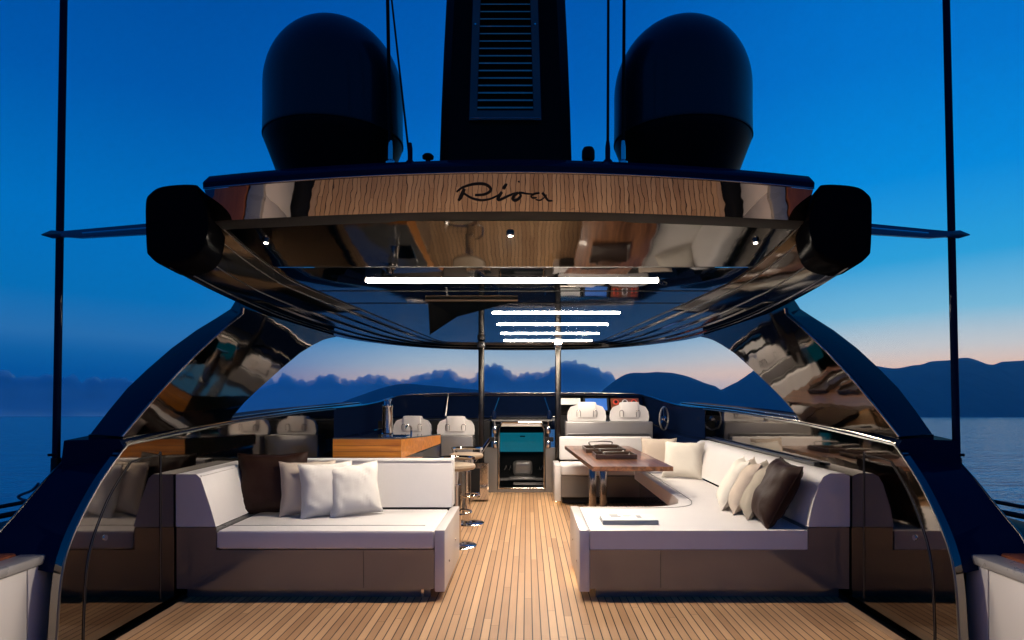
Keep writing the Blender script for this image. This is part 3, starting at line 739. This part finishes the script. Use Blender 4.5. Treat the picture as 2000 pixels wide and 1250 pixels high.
m_ = MB(); m_.box(-.512, -.445, 4.19, 5.09, .055, SZ + .004, .006, 2); m_.build('end_panel', 'lacquer_white', t)
for yy, zz in ((4.42, .20), (4.80, .26)):
    m_ = MB(); m_.tube([(-.446, yy, zz), (-.442, yy, zz)], [.009, .007], 12); m_.build('stud', 'trim_steel', t)
m_ = MB(); m_.tube([(-.60, 4.24, .066), (-.60, 4.24, .004)], .010, 10); m_.build('foot', 'chrome', t)
# back rest behind, and corner rest along the wall
m_ = MB(); m_.prism([Vector((-1.98, 4.985, .47)), Vector((-1.98, 5.045, .835)), Vector((-1.98, 5.17, .835)), Vector((-1.98, 5.17, .47))],
                    [Vector((-.492, 4.985, .47)), Vector((-.492, 5.045, .835)), Vector((-.492, 5.17, .835)), Vector((-.492, 5.17, .47))]); m_.bevel(.025, 4); m_.build('backrest', 'leather', t)
m_ = MB(); pf = [(-1.945, .482), (-1.985, .62), (-2.045, .80), (-2.075, .826), (-2.207, .826), (-2.207, .482)]
m_.prism([Vector((a, 4.192, z)) for a, z in pf], [Vector((a, 5.05, z)) for a, z in pf]); m_.bevel(.014, 3); m_.build('corner_rest', 'leather', t)
m_ = MB(); m_.tube([(-2.052, 4.21, .812), (-2.052, 5.0, .812)], .004, 6); m_.build('piping', 'leather', t)
m_ = MB(); m_.tube([(-1.925, 4.199, SZ - .007), (-.53, 4.199, SZ - .007)], .0042, 8); m_.tube([(-1.935, 4.198, .345), (-1.935, 4.198, SZ - .012)], .004, 8); m_.build('seat_piping', 'leather', t)
m_ = MB(); m_.tube([(-.98, 4.1985, .08), (-.98, 4.1985, .325)], .0016, 6); m_.build('panel_seam', 'matte_black', t)
m_ = MB(); m_.tube([(-1.96, 5.035, .828), (-.51, 5.035, .828)], .004, 8); m_.build('back_piping', 'leather', t)
m_ = MB(); m_.box(-1.6, -.50, 5.0, 5.16, .30, .46); m_.build('back_support', 'matte_black', t)
m_ = MB(); m_.box(-2.20, -.60, 5.18, 5.32, .80, .83, .006, 1); m_.build('back_shelf', 'bar_top', t)

# long dinette sofa
t = thing('dinette_sofa', 'long white U shaped dinette sofa with beige cushions along the wall', 'sofa', (1.3, 5.5, 0))
m_ = MB(); m_.prism([Vector((2.207, 4.20, .072)), Vector((.505, 4.20, .072)), Vector((.505, 4.20, .328)), Vector((1.935, 4.20, .328)), Vector((1.935, 4.20, .476)), Vector((2.207, 4.20, .476))],
                    [Vector((2.207, 5.05, .072)), Vector((.505, 5.05, .072)), Vector((.505, 5.05, .328)), Vector((1.935, 5.05, .328)), Vector((1.935, 5.05, .476)), Vector((2.207, 5.05, .476))])
m_.bevel(.006, 2); m_.build('base', 'taupe_lacquer', t)
m_ = MB(); m_.box(1.45, 2.19, 5.052, 7.75, .072, .328, .006, 1); m_.build('bench_base', 'taupe_lacquer', t)
m_ = MB(); m_.box(.55, 2.17, 4.265, 5.0, 0, .072); m_.box(1.50, 2.17, 5.001, 7.7, 0, .072); m_.build('toe_kick', 'taupe_lacquer', t)
# seat: one L shaped cushion with a rounded inner corner
out = [(.508, 4.192), (1.93, 4.192), (1.93, 7.70), (1.385, 7.70), (1.385, 5.62), (1.375, 5.42), (1.33, 5.24), (1.23, 5.13), (1.08, 5.085), (.508, 5.08)]
m_ = MB(); m_.prism([Vector((a, b2, .333)) for a, b2 in out], [Vector((a, b2, SZ)) for a, b2 in out]); m_.bevel(.02, 4, 60); m_.build('seat_cushion', 'leather', t)
sm = catmull([Vector((.53, 5.025, SZ + .001)), Vector((1.1, 5.03, SZ + .001)), Vector((1.35, 5.10, SZ + .001)), Vector((1.455, 5.3, SZ + .001)), Vector((1.475, 5.7, SZ + .001)), Vector((1.475, 7.6, SZ + .001))], 6)
m_ = MB(); m_.tube(sm, .003, 6); m_.build('seat_seam', 'dark_steel', t)
m_ = MB(); m_.box(.436, .503, 4.19, 5.10, .055, SZ + .004, .006, 2); m_.build('end_panel', 'lacquer_white', t)
for yy, zz in ((4.42, .20), (4.80, .26)):
    m_ = MB(); m_.tube([(.437, yy, zz), (.433, yy, zz)], [.009, .007], 12); m_.build('stud', 'trim_steel', t)
pf = [(1.935, .482), (1.962, .62), (2.005, .76), (2.035, .81), (2.075, .832), (2.165, .832), (2.207, .815), (2.207, .482)]
m_ = MB(); m_.prism([Vector((a, 4.192, z)) for a, z in pf], [Vector((a - .03, 7.2, z)) for a, z in pf]); m_.bevel(.012, 3, 50); m_.build('backrest', 'leather', t)
m_ = MB(); m_.tube([(.53, 4.199, SZ - .007), (1.915, 4.199, SZ - .007)], .0042, 8); m_.tube([(1.926, 4.198, .345), (1.926, 4.198, SZ - .012)], .004, 8); m_.build('seat_piping', 'leather', t)
m_ = MB(); m_.tube([(.97, 4.1985, .08), (.97, 4.1985, .325)], .0016, 6); m_.build('panel_seam', 'matte_black', t)
for yy in (5.7, 6.7):
    m_ = MB(); m_.tube([(a - .012, yy, z) for a, z in pf[:5]], .002, 6); m_.build('back_seam', 'dark_steel', t)
m_ = MB(); m_.box(2.155, 2.2, 4.6, 7.4, .835, .858, .004, 1); m_.build('back_rail', 'dark_steel', t)
# forward leg of the U, under the helm
m_ = MB(); m_.box(.50, 1.95, 7.76, 8.30, .10, .36, .006, 1); m_.build('fore_base', 'taupe_lacquer', t)
m_ = MB(); m_.box(.52, 1.95, 7.82, 8.3, .02, .10); m_.build('fore_toe_kick', 'matte_black', t)
m_ = MB(); soft(m_, .505, 1.40, 7.75, 8.26, .365, .485, .02); m_.build('fore_seat', 'leather', t)
m_ = MB(); m_.box(.425, .50, 7.745, 8.31, .055, .49, .006, 2); m_.build('fore_end_panel', 'lacquer_white', t)
m_ = MB(); soft(m_, .51, 1.70, 8.255, 8.36, .50, .80, .02); m_.build('fore_backrest', 'leather', t)
m_ = MB(); m_.box(.445, .452, 4.5, 4.95, .04, .0545); m_.box(.44, .447, 7.8, 8.1, .038, .0545); m_.build('courtesy_light', 'courtesy_led', t)

# ------------------------------------------------------------------ cushions
def pillow(name, mat, label, c, size, yaw, lean, roll=0, thick=.15, seed=0, group='cushions on the sofas', crush=1.0):
    """c = point where the lower edge rests; lean tips the top backwards"""
    W, H = size; n = 20
    M = Matrix.Translation(Vector(c)) @ Matrix.Rotation(R(yaw), 4, 'Z') @ Matrix.Rotation(R(-lean), 4, 'X') @ Matrix.Rotation(R(roll), 4, 'Y') @ Matrix.Translation((0, 0, H / 2))
    m_ = MB()
    def pt(i, j, s):
        u, v = -1 + 2 * i / n, -1 + 2 * j / n
        x = W / 2 * u * (1 - .085 * (1 - v * v) * abs(u)); z = H / 2 * v * (1 - .085 * (1 - u * u) * abs(v))
        th = max(0.0, (1 - u ** 4) * (1 - v ** 4)) ** .62
        nv = Vector((u * 1.6 + seed * 3.1, v * 1.6, s * 2 + seed))
        w1 = noise.fractal(nv, 1.0, 2.0, 4)
        cr = abs(u * v)
        wr = math.sin((u * s + v) * 9 + seed + 3 * w1) * .014 * cr * crush + w1 * .006 * crush * th
        y = -s * thick / 2 * th + wr * th
        x += noise.noise(Vector((v * 2.2, seed, u))) * .006
        z += noise.noise(Vector((u * 2.2, seed + 5, v))) * .008
        return M @ Vector((x, y, z))
    m_.grid([[pt(i, j, 1) for j in range(n + 1)] for i in range(n + 1)]); m_.grid([[pt(i, j, -1) for j in range(n + 1)] for i in range(n + 1)])
    bmesh.ops.remove_doubles(m_.bm, verts=m_.bm.verts[:], dist=.0004)
    root = thing('cushion', label, 'cushion', c, group)
    m_.build('cover', mat, root, smooth=60)
    m_ = MB()
    rim = [pt(i, 0, 1) for i in range(n)] + [pt(n, j, 1) for j in range(n)] + [pt(n - i, n, 1) for i in range(n)] + [pt(0, n - j, 1) for j in range(n + 1)]
    m_.tube(rim, .0035, 6, caps=False); m_.build('seam', mat, root, smooth=60)
pz = SZ + .004
pillow('cushion', 'cushion_brown', 'large dark brown satin cushion in the corner of the small sofa', (-1.80, 4.74, pz), (.50, .46), 14, 12, 0, .17, 1, crush=1.5)
pillow('cushion', 'cushion_beige', 'beige cushion between the dark brown cushion and a white one on the small sofa', (-1.52, 4.72, pz), (.40, .40), 22, 12, 0, .15, 2)
pillow('cushion', 'cushion_white', 'white cushion touching the beige one on the small sofa', (-1.355, 4.67, pz), (.385, .395), 24, 12, -2, .16, 3)
pillow('cushion', 'cushion_white', 'front white cushion nearest the bar stools on the small sofa', (-1.155, 4.70, pz), (.38, .39), 22, 16, -4, .17, 4, crush=1.3)
pillow('cushion', 'cushion_brown', 'dark brown satin cushion nearest the aft end of the dinette sofa', (1.70, 4.47, pz), (.47, .48), -93, 28, 3, .17, 5, crush=1.6)
pillow('cushion', 'cushion_tan', 'taupe cushion right behind the dark brown one on the dinette sofa', (1.69, 4.74, pz), (.42, .43), -99, 28, 3, .15, 6, crush=1.4)
pillow('cushion', 'cushion_beige', 'light beige cushion, third in the leaning row on the dinette sofa', (1.66, 4.93, pz), (.42, .43), -102, 27, 2, .14, 7)
pillow('cushion', 'cushion_cream', 'cream cushion farthest from the dark one in the leaning row', (1.63, 5.10, pz), (.42, .43), -103, 28, 0, .14, 8)
pillow('cushion', 'cushion_cream', 'cream cushion standing alone beyond the table corner, facing aft', (1.73, 6.78, pz), (.43, .40), -28, 18, 0, .16, 9)
pillow('cushion', 'cushion_beige', 'pinkish beige cushion half hidden behind the lone cream one', (1.58, 7.25, pz), (.40, .40), -14, 14, 0, .14, 10)

# book on the chaise
bx, by = at(1228, 1016, 4.46).x, 4.48
t = thing('book', 'large white hardback with grey spine lying on the chaise', 'book', (bx, by, SZ))
m_ = MB(); m_.box(bx - .185, bx + .185, by - .10, by + .12, SZ + .006, SZ + .030); m_.build('pages', 'paper', t)
m_ = MB(); m_.box(bx - .190, bx + .190, by - .104, by + .124, SZ + .0305, SZ + .034, .001, 1); m_.build('cover', 'paper', t)
m_ = MB(); m_.box(bx - .190, bx + .190, by - .108, by - .1045, SZ + .003, SZ + .031, .001, 1); m_.build('spine', 'print_grey', t)
m_ = MB(); m_.box(bx - .190, bx + .190, by - .104, by + .124, SZ + .002, SZ + .0055, .001, 1); m_.build('back_cover', 'print_grey', t)
m_ = MB()
for (x0, x1, y0, y1) in ((-.125, -.065, .05, .10), (-.12, -.05, .0, .04), (-.03, .02, .07, .074), (-.03, .03, .055, .059), (-.03, .01, .02, .024), (.06, .09, -.03, .06)):
    m_.box(bx + x0, bx + x1, by + y0, by + y1, SZ + .0342, SZ + .0350)
m_.build('cover_print', 'print_grey', t)

# ------------------------------------------------------------------ table and trays
t = thing('dining_table', 'varnished wooden dining table on chrome columns in the dinette', 'table', (.97, 6.6, 0))
o = [(.66, 5.55), (1.36, 5.55), (1.33, 7.80), (.55, 7.80)]
m_ = MB(); m_.prism([Vector((a, b2, .683)) for a, b2 in o], [Vector((a, b2, .722)) for a, b2 in o]); m_.bevel(.006, 2); m_.build('tabletop', 'table_wood', t)
for x in (.775, .885):
    m_ = MB(); m_.box(x - .036, x + .036, 6.62, 6.74, .012, .68, .012, 2); m_.build('leg', 'leg_chrome', t)
m_ = MB(); m_.box(.62, 1.15, 6.45, 6.9, 0, .012, .004, 1); m_.build('foot_plate', 'dark_steel', t)
def tray(cx, cy, z, w_, d_, yaw, label, hd):
    t = thing('tray', label, 'tray', (cx, cy, z), 'dark trays on the dining table')
    Mx = Matrix.Translation((cx, cy, z)) @ Matrix.Rotation(R(yaw), 4, 'Z')
    def add(name, boxes, mat):
        m_ = MB()
        for bb in boxes: m_.box(*bb, .003, 1)
        for v in m_.bm.verts: v.co = Mx @ v.co
        m_.build(name, mat, t)
    add('tray_floor', [(-w_ / 2, w_ / 2, -d_ / 2, d_ / 2, 0, .010)], 'tray_wood')
    e = .012
    add('tray_rim', [(-w_ / 2, w_ / 2, -d_ / 2, -d_ / 2 + e, .0105, .045), (-w_ / 2, w_ / 2, d_ / 2 - e, d_ / 2, .0105, .045), (-w_ / 2, -w_ / 2 + e, -d_ / 2 + e + .001, d_ / 2 - e - .001, .0105, .045), (w_ / 2 - e, w_ / 2, -d_ / 2 + e + .001, d_ / 2 - e - .001, .0105, .045)], 'tray_wood')
    for sg in (-1, 1):
        m_ = MB(); yy = sg * (d_ / 2 - e / 2)
        m_.tube(catmull([Vector((-w_ * .28, yy, .045)), Vector((-w_ * .28, yy, .045 + hd)), Vector((w_ * .28, yy, .045 + hd)), Vector((w_ * .28, yy, .045))], 5), .007, 8)
        for v in m_.bm.verts: v.co = Mx @ v.co
        m_.build('handle', 'dark_steel', t)
tray(.955, 6.35, .724, .40, .36, 0, 'dark wooden tray nearer the aft end of the dining table', .022)
tray(.93, 7.05, .724, .42, .50, 0, 'larger dark wooden tray behind the other on the dining table', .04)

# ------------------------------------------------------------------ helm, bar and forward furniture
def seat_back(name, x0, x1, Y, z0, z1, label, group):
    w_ = x1 - x0; h = z1 - z0; cx = (x0 + x1) / 2
    t = thing(name, label, 'seat', (cx, Y, z0), group)
    hw = w_ / 2
    o = [(-hw * .97, 0), (-hw, h * .2), (-hw * .96, h * .5), (-hw * .82, h * .74), (-hw * .60, h * .82), (-hw * .5, h * .86), (-hw * .46, h * .98), (-hw * .36, h), (hw * .36, h), (hw * .46, h * .98), (hw * .5, h * .86), (hw * .60, h * .82), (hw * .82, h * .74), (hw * .96, h * .5), (hw, h * .2), (hw * .97, 0)]
    m_ = MB(); m_.prism([Vector((cx + a, Y, z0 + z)) for a, z in o], [Vector((cx + a * .96, Y + .14, z0 + z * .97)) for a, z in o]); m_.bevel(.018, 3, 50); m_.build('back_shell', 'leather', t, smooth=50)
    m_ = MB(); m_.box(cx - hw * .46, cx + hw * .46, Y - .022, Y - .001, z0 + h * .16, z0 + h * .97, .01, 3); m_.build('back_pad', 'leather', t)
    for sg in (-1, 1):
        xx = cx + sg * hw * .42
        m_ = MB(); m_.tube(catmull([Vector((xx - .022, Y - .026, z0 + h * .22)), Vector((xx - .022, Y - .034, z0 + h * .52)), Vector((xx + .022, Y - .034, z0 + h * .52)), Vector((xx + .022, Y - .026, z0 + h * .22))], 4), .0035, 6); m_.build('strap_loop', 'trim_steel', t)
    return t
t = thing('helm_seat_console', 'grey console box carrying the helm seats behind the dinette', 'console', (1.15, 8.5, 0))
m_ = MB(); m_.box(.595, 1.745, 8.40, 8.85, .10, .992, .02, 3); m_.build('cabinet', 'grey_lacquer', t)
m_ = MB(); m_.box(.62, 1.70, 8.365, 8.399, .802, .835, .004, 1); m_.build('shelf_edge', 'dark_steel', t)
g = 'white helm and companion seats'
seat_back('helm_chair', .625, 1.145, 8.52, .995, 1.248, 'white helm seat next to the roof post, in front of the blue screen', g)
seat_back('helm_chair', 1.195, 1.715, 8.52, .995, 1.248, 'white helm seat in front of the red gauges', g)
seat_back('companion_chair', -1.10, -.60, 8.45, .815, 1.062, 'white companion seat above the grey box between bar and roof post', g)
seat_back('companion_chair', -1.70, -1.19, 8.55, .815, 1.062, 'white companion seat behind the chrome cylinder on the bar', g)
t = thing('companion_console', 'grey lacquered box carrying the companion seats beyond the bar', 'console', (-1.2, 8.6, 0))
m_ = MB(); m_.box(-1.04, -.62, 8.36, 8.78, .02, .812, .02, 3); m_.build('cabinet', 'grey_lacquer', t)
m_ = MB(); m_.box(-1.75, -1.045, 8.46, 8.78, .02, .812, .01, 2); m_.build('side_cabinet', 'taupe_lacquer', t)
m_ = MB(); m_.tube([(-.83, 8.36, .60), (-.83, 8.352, .60)], .012, 12); m_.build('knob', 'chrome', t)

t = thing('bar', 'wood fronted bar counter with glossy top behind the small sofa', 'bar', (-1.25, 6.2, 0))
def q(z, k): return [(-1.577, 5.50), (-.99, 5.50), (-.875, 7.15), (-1.50, 7.15)]
lo = [Vector((a, b2, .80)) for a, b2 in q(0, 0)]; hi = [Vector((-1.577, 5.5, .962)), Vector((-.99, 5.5, .962)), Vector((-.875, 7.15, .895)), Vector((-1.5, 7.15, .895))]
m_ = MB(); m_.prism(lo, hi); m_.bevel(.005, 2); m_.build('counter', 'bar_wood', t)
c_ = sum(hi, Vector()) / 4
m_ = MB(); m_.prism([v + Vector((0, 0, .0008)) for v in hi], [v + Vector((0, 0, .012)) for v in hi]); m_.build('counter_top', 'bar_top', t)
for k, f_ in enumerate((.36, .68)):
    m_ = MB(); a_, b_, c2 = (lo[n_] + (hi[n_] - lo[n_]) * f_ for n_ in (0, 1, 2))
    m_.tube([a_ + Vector((.004, -.0005, 0)), b_ + Vector((-.003, -.0005, 0))], .0018, 6); m_.build('plank_joint', 'mahogany', t)
m_ = MB(); m_.prism([v + Vector((0, 0, -.012)) for v in lo], [v + Vector((0, 0, -.001)) for v in lo]); m_.build('counter_base', 'trim_steel', t)
m_ = MB(); m_.box(-1.52, -1.05, 5.65, 7.05, .02, .785, .01, 1); m_.build('cabinet', 'taupe_lacquer', t)
t = thing('wine_cooler', 'tall chrome cylinder standing on the bar counter', 'cooler', (-1.27, 6.2, .95))
m_ = MB(); m_.lathe([(.058, .0), (.060, .02), (.050, .03), (.050, .27), (.054, .28), (.054, .30), (.044, .302), (.044, .26)], (-1.27, 6.25, .944), 28); m_.build('body', 'chrome', t)
m_ = MB(); m_.lathe([(.034, .262), (.034, .34), (.042, .345), (.042, .358), (.006, .36)], (-1.27, 6.25, .944), 24); m_.build('lid', 'chrome', t)
t = thing('sink', 'bright steel sink and tap let into the bar counter', 'sink', (-1.12, 6.1, .945))
m_ = MB(); m_.box(-1.22, -1.02, 5.85, 6.12, .958, .964, .002, 1); m_.build('basin_rim', 'chrome', t)
m_ = MB(); m_.tube(catmull([Vector((-1.05, 6.3, .94)), Vector((-1.05, 6.3, 1.02)), Vector((-1.07, 6.24, 1.05)), Vector((-1.08, 6.18, 1.02))], 5), .009, 8); m_.build('tap', 'chrome', t)

def stool(y, label):
    t = thing('bar_stool', label, 'stool', (-.543, y, 0), 'chrome bar stools beside the bar')
    c = (-.543, y, 0)
    m_ = MB(); m_.lathe([(.185, 0), (.185, .006), (.175, .012), (.06, .018), (.052, .03)], c, 36); m_.build('base_plate', 'chrome', t)
    m_ = MB(); m_.lathe([(.048, .02), (.048, .53), (.050, .532), (.050, .548), (.034, .55), (.034, .69)], c, 24); m_.build('column', 'chrome', t)
    m_ = MB(); m_.tube([(-.543 + .14 * math.cos(R(a)), y + .14 * math.sin(R(a)), .30) for a in range(-120, 121, 15)], .009, 8); m_.build('foot_rest', 'chrome', t)
    m_ = MB(); m_.lathe([(.13, .675), (.165, .685), (.178, .705), (.172, .725), (.15, .733), (.01, .737)], c, 32); m_.build('seat', 'stool_leather', t)
    m_ = MB(); m_.tube([(-.543 + .165 * math.cos(R(a)), y + .165 * math.sin(R(a)), .775) for a in range(20, 161, 14)], .016, 8); m_.tube([(-.543 + .165 * math.cos(R(30)), y + .0825, .715), (-.543 + .165 * math.cos(R(30)), y + .0825, .775)], .010, 8); m_.tube([(-.543 - .165 * math.cos(R(30)), y + .0825, .715), (-.543 - .165 * math.cos(R(30)), y + .0825, .775)], .010, 8); m_.build('back_rail', 'chrome', t)
stool(5.70, 'chrome bar stool whose column is half hidden by the small sofa')
stool(6.70, 'chrome bar stool standing farther along the bar, column in full view')
t = thing('steel_locker', 'polished steel locker standing on the deck beyond the bar stools', 'locker', (-.5, 8.05, 0))
m_ = MB(); m_.box(-.70, -.395, 8.03, 8.3, .02, .49, .006, 1); m_.build('body', 'chrome', t)
m_ = MB(); m_.box(-.66, -.50, 8.022, 8.029, .06, .42, .002, 1); m_.build('door', 'matte_black', t)
m_ = MB(); m_.tube([(-.56, 7.9, .52), (-.50, 7.95, .60), (-.42, 8.0, .72), (-.38, 8.05, .78)], .02, 10); m_.build('grab_handle', 'chrome', t)

# roof posts
for x, lab in ((-.517, 'slim dark post under the hardtop beside the companion seat'), (.503, 'slim chrome faced post under the hardtop beside the helm seat')):
    t = thing('roof_post', lab, 'post', (x, 8.5, 0), 'slim posts under the hardtop')
    m_ = MB(); m_.box(x - .038, x + .038, 8.47, 8.55, .02, 2.055, .016, 3); m_.build('shaft', 'post_steel', t)
    m_ = MB(); m_.box(x - .05, x + .05, 8.455, 8.565, 1.97, 2.05, .012, 2); m_.build('top_sleeve', 'dark_steel' if x < 0 else 'chrome', t)

# companionway
t = thing('companionway', 'chrome framed doorway to the stairs with teal light inside', 'doorway', (0, 8.82, 0))
m_ = MB(); m_.box(-.50, -.315, 8.805, 8.86, .0, .62, .004, 1); m_.box(.345, .50, 8.805, 8.86, .0, .62, .004, 1); m_.box(-.315, .345, 8.805, 8.86, .0, .055, .004, 1); m_.build('surround', 'taupe_lacquer', t)
fo = [(-.30, .05), (-.30, .86), (-.25, .96), (.28, .96), (.33, .86), (.33, .05)]
m_ = MB(); m_.tube([Vector((a, 8.80, z)) for a, z in fo], .017, 10); m_.tube([Vector((-.30, 8.80, .06)), Vector((.33, 8.80, .06))], .012, 8); m_.build('door_frame', 'chrome', t)
m_ = MB(); m_.box(-.27, .30, 8.80, 8.9, .905, .965, .01, 2); m_.build('lintel', 'lacquer_white', t)
m_ = MB(); m_.box(-.36, -.34, 9.0, 10.2, -.02, .9); m_.box(.36, .38, 9.0, 10.2, -.02, .9); m_.box(-.36, .38, 10.2, 10.22, -.02, .9); m_.box(-.36, .38, 8.87, 10.22, -.04, -.021); m_.box(-.36, .38, 8.91, 10.22, .902, .93); m_.build('stairwell', 'matte_black', t)
m_ = MB(); m_.box(-.34, .36, 9.9, 9.92, .46, .755, .004, 1); m_.build('lit_panel', 'teal_light', t)
m_ = MB(); m_.box(-.02, .06, 9.885, 9.895, .69, .71); m_.build('panel_catch', 'matte_black', t)
m_ = MB(); m_.box(-.34, .36, 9.4, 9.46, .08, .12, .004, 1); m_.box(-.1, .34, 9.0, 9.2, .075, .085); m_.build('step', 'grey_lacquer', t)
m_ = MB(); m_.box(-.12, .17, 9.55, 9.62, .14, .36, .05, 4); m_.box(-.17, .22, 9.3, 9.54, .10, .14, .015, 2); m_.build('stool_back', 'grey_lacquer', t)
for xx in (-.25, -.18, .24, .30):
    m_ = MB(); m_.tube([(xx, 9.56, .22), (xx + .03, 9.56, .29)], .012, 8); m_.tube([(xx + .03, 9.56, .29), (xx + .05, 9.56, .22)], .008, 8); m_.build('fitting', 'chrome', t)
for sg in (-1, 1):
    cx = .015 + sg * .37
    for z in (.86, .66):
        m_ = MB(); m_.box(cx - .03, cx + .03, 8.78, 8.83, z - .05, z + .05, .012, 2); m_.build('hinge', 'chrome', t)
    m_ = MB(); m_.box(cx - .07, cx + .07, 8.79, 8.84, .70, .76, .006, 1); m_.build('latch', 'matte_black', t)
    m_ = MB(); m_.tube([(cx, 8.80, .62), (cx, 8.80, .98)], .012, 8); m_.build('grab_post', 'chrome', t)
    m_ = MB(); m_.lathe([(.01, 0), (.035, .02), (.04, .08), (.02, .13), (.004, .135)], (cx + sg * .02, 8.95, .99), 14); m_.build('bollard_light', 'navy_gloss', t)
    m_ = MB(); m_.tube([(cx + sg * .02, 8.95, 1.10), (cx - sg * .04, 9.2, 1.30)], .007, 8); m_.build('strut', 'trim_steel', t)

# windscreen coaming
t = thing('windscreen', 'low navy windscreen coaming with chrome top rails across the bow end', 'windscreen', (0, 9.7, .8))
pl = catmull([Vector((-2.22, 7.6, 1.185)), Vector((-2.12, 8.4, 1.20)), Vector((-1.98, 8.9, 1.24)), Vector((-1.75, 9.35, 1.33)), Vector((-1.2, 9.68, 1.362)), Vector((-.5, 9.8, 1.368)), Vector((.5, 9.8, 1.368)), Vector((1.2, 9.68, 1.366)), Vector((1.75, 9.42, 1.345)), Vector((2.0, 8.9, 1.25)), Vector((2.12, 8.4, 1.20)), Vector((2.22, 7.6, 1.185))], 5)
m_ = MB(); m_.grid([[v + Vector((0, 0, dz)) + Vector((-v.x, -(v.y - 7), 0)) * k for v in pl] for dz, k in ((-.55, .05), (-.38, .04), (-.36, .0), (-.01, .0), (-.005, -.012), (-.5, -.03))]); m_.build('screen_panel', 'navy_gloss', t, smooth=60)
m_ = MB(); m_.tube([v + Vector((0, 0, .0)) for v in pl], .011, 8); m_.build('top_rail', 'trim_steel', t)
m_ = MB(); m_.tube([v + Vector((0, -.03, -.035)) for v in pl[18:-18]], .006, 8); m_.build('lower_rail', 'trim_steel', t)
m_ = MB(); m_.tube([v + Vector((-v.x * .03, -.06, -.36)) for v in pl[8:-8]], .008, 8); m_.build('base_rail', 'trim_steel', t)
for px in (870, 790):
    v = at(px, 800, 9.6)
    m_ = MB(); m_.tube([(v.x, v.y, 1.02), (v.x + .015, v.y + .06, 1.2), (v.x + .03, v.y + .1, 1.35)], [.02, .014, .01], 8); m_.build('bracket', 'dark_steel', t)
t = thing('fore_console', 'dark console shelf under the windscreen, bar side', 'console', (-1.2, 9.3, 0))
m_ = MB(); m_.box(-2.0, -.42, 8.9, 9.3, .0, .98, .01, 1); m_.build('cabinet', 'matte_black', t)
for k, z in enumerate((1.0, 1.028)):
    m_ = MB(); m_.box(-1.9, -.44, 9.0 + k * .1, 9.55, z - .016, z, .003, 1); m_.build('ledge', ('dark_steel', 'navy_gloss')[k], t)
t = thing('hatch_lid', 'flat dark sliding hatch lid above the companionway', 'hatch', (0, 9.3, 1.0))
m_ = MB(); m_.box(-.40, .44, 8.92, 9.6, .97, .995, .006, 1); m_.build('lid', 'grey_lacquer', t)
m_ = MB(); m_.box(-.38, .42, 8.95, 9.65, .998, 1.03, .006, 1); m_.build('slide', 'matte_black', t)

t = thing('helm_console', 'helm dashboard with blue lit screen and red gauges beyond the helm seats', 'dashboard', (1.15, 9.2, 0))
m_ = MB(); m_.box(.50, 1.80, 9.1, 9.5, .3, 1.05, .01, 1); m_.build('cabinet', 'matte_black', t)
m_ = MB(); m_.prism([Vector((.52, 9.12, 1.05)), Vector((.52, 9.30, 1.33)), Vector((.52, 9.5, 1.33)), Vector((.52, 9.5, 1.05))], [Vector((1.76, 9.12, 1.05)), Vector((1.76, 9.30, 1.33)), Vector((1.76, 9.5, 1.33)), Vector((1.76, 9.5, 1.05))]); m_.bevel(.008, 2); m_.build('dash_panel', 'rim_gloss', t, smooth=0)
def dashpt(x, z): return Vector((x, 9.12 + (z - 1.05) * .643 - .004, z))
def dashquad(x0, x1, z0, z1, th=.004):
    m_ = MB(); n = Vector((0, -.84, .54)) * th
    a = [dashpt(x0, z0), dashpt(x1, z0), dashpt(x1, z1), dashpt(x0, z1)]; m_.prism(a, [v + n for v in a]); return m_
dashquad(.90, 1.27, 1.10, 1.30, .006).build('screen_bezel', 'matte_black', t, smooth=0)
s_ = dashquad(.93, 1.24, 1.12, 1.285, .008).build('screen', 'screen_blue', t, smooth=0)
dashquad(1.30, 1.70, 1.12, 1.29, .005).build('gauge_board', 'mahogany', t, smooth=0)
for x in (1.37, 1.50, 1.63):
    c = dashpt(x, 1.23); n = Vector((0, -.84, .54))
    m_ = MB(); m_.tube([c + n * .004, c + n * .02], .042, 18); m_.build('gauge', 'gauge_red' if x != 1.50 else 'white_plastic', t)
    m_ = MB(); m_.tube([c + n * .0205, c + n * .024], .026, 18); m_.build('gauge_face', 'matte_black', t)
dashquad(.56, .86, 1.20, 1.29, .006).build('chart_board', 'white_plastic', t, smooth=0)
t = thing('steering_wheel', 'dark steering wheel with chrome rim beyond the dinette, near the side wall', 'steering wheel', (1.9, 8.3, 1.05))
c = Vector((1.90, 8.45, 1.03))
m_ = MB(); m_.tube([c + Vector((.15 * math.cos(R(a)) * .55, .15 * math.cos(R(a)) * .8, .15 * math.sin(R(a)))) for a in range(0, 361, 12)], .012, 8); m_.build('rim', 'grey_lacquer', t)
m_ = MB(); m_.lathe([(.04, -.03), (.045, 0), (.02, .03)], c, 16); m_.build('hub', 'chrome', t)
for a in (90, 210, 330):
    m_ = MB(); m_.tube([c, c + Vector((.15 * math.cos(R(a)) * .55, .15 * math.cos(R(a)) * .8, .15 * math.sin(R(a))))], .008, 8); m_.build('spoke', 'chrome', t)

# ------------------------------------------------------------------ render settings
vs = sc.view_settings; vs.view_transform = 'Standard'; vs.look = 'None'; vs.exposure = .28; vs.gamma = 1
sc.render.engine = 'CYCLES'
cy = sc.cycles
cy.caustics_reflective = False; cy.caustics_refractive = False
cy.sample_clamp_indirect = 4.0; cy.sample_clamp_direct = 0
cy.max_bounces = 8; cy.diffuse_bounces = 4; cy.glossy_bounces = 6
cy.volume_bounces = 3
cy.use_denoising = True
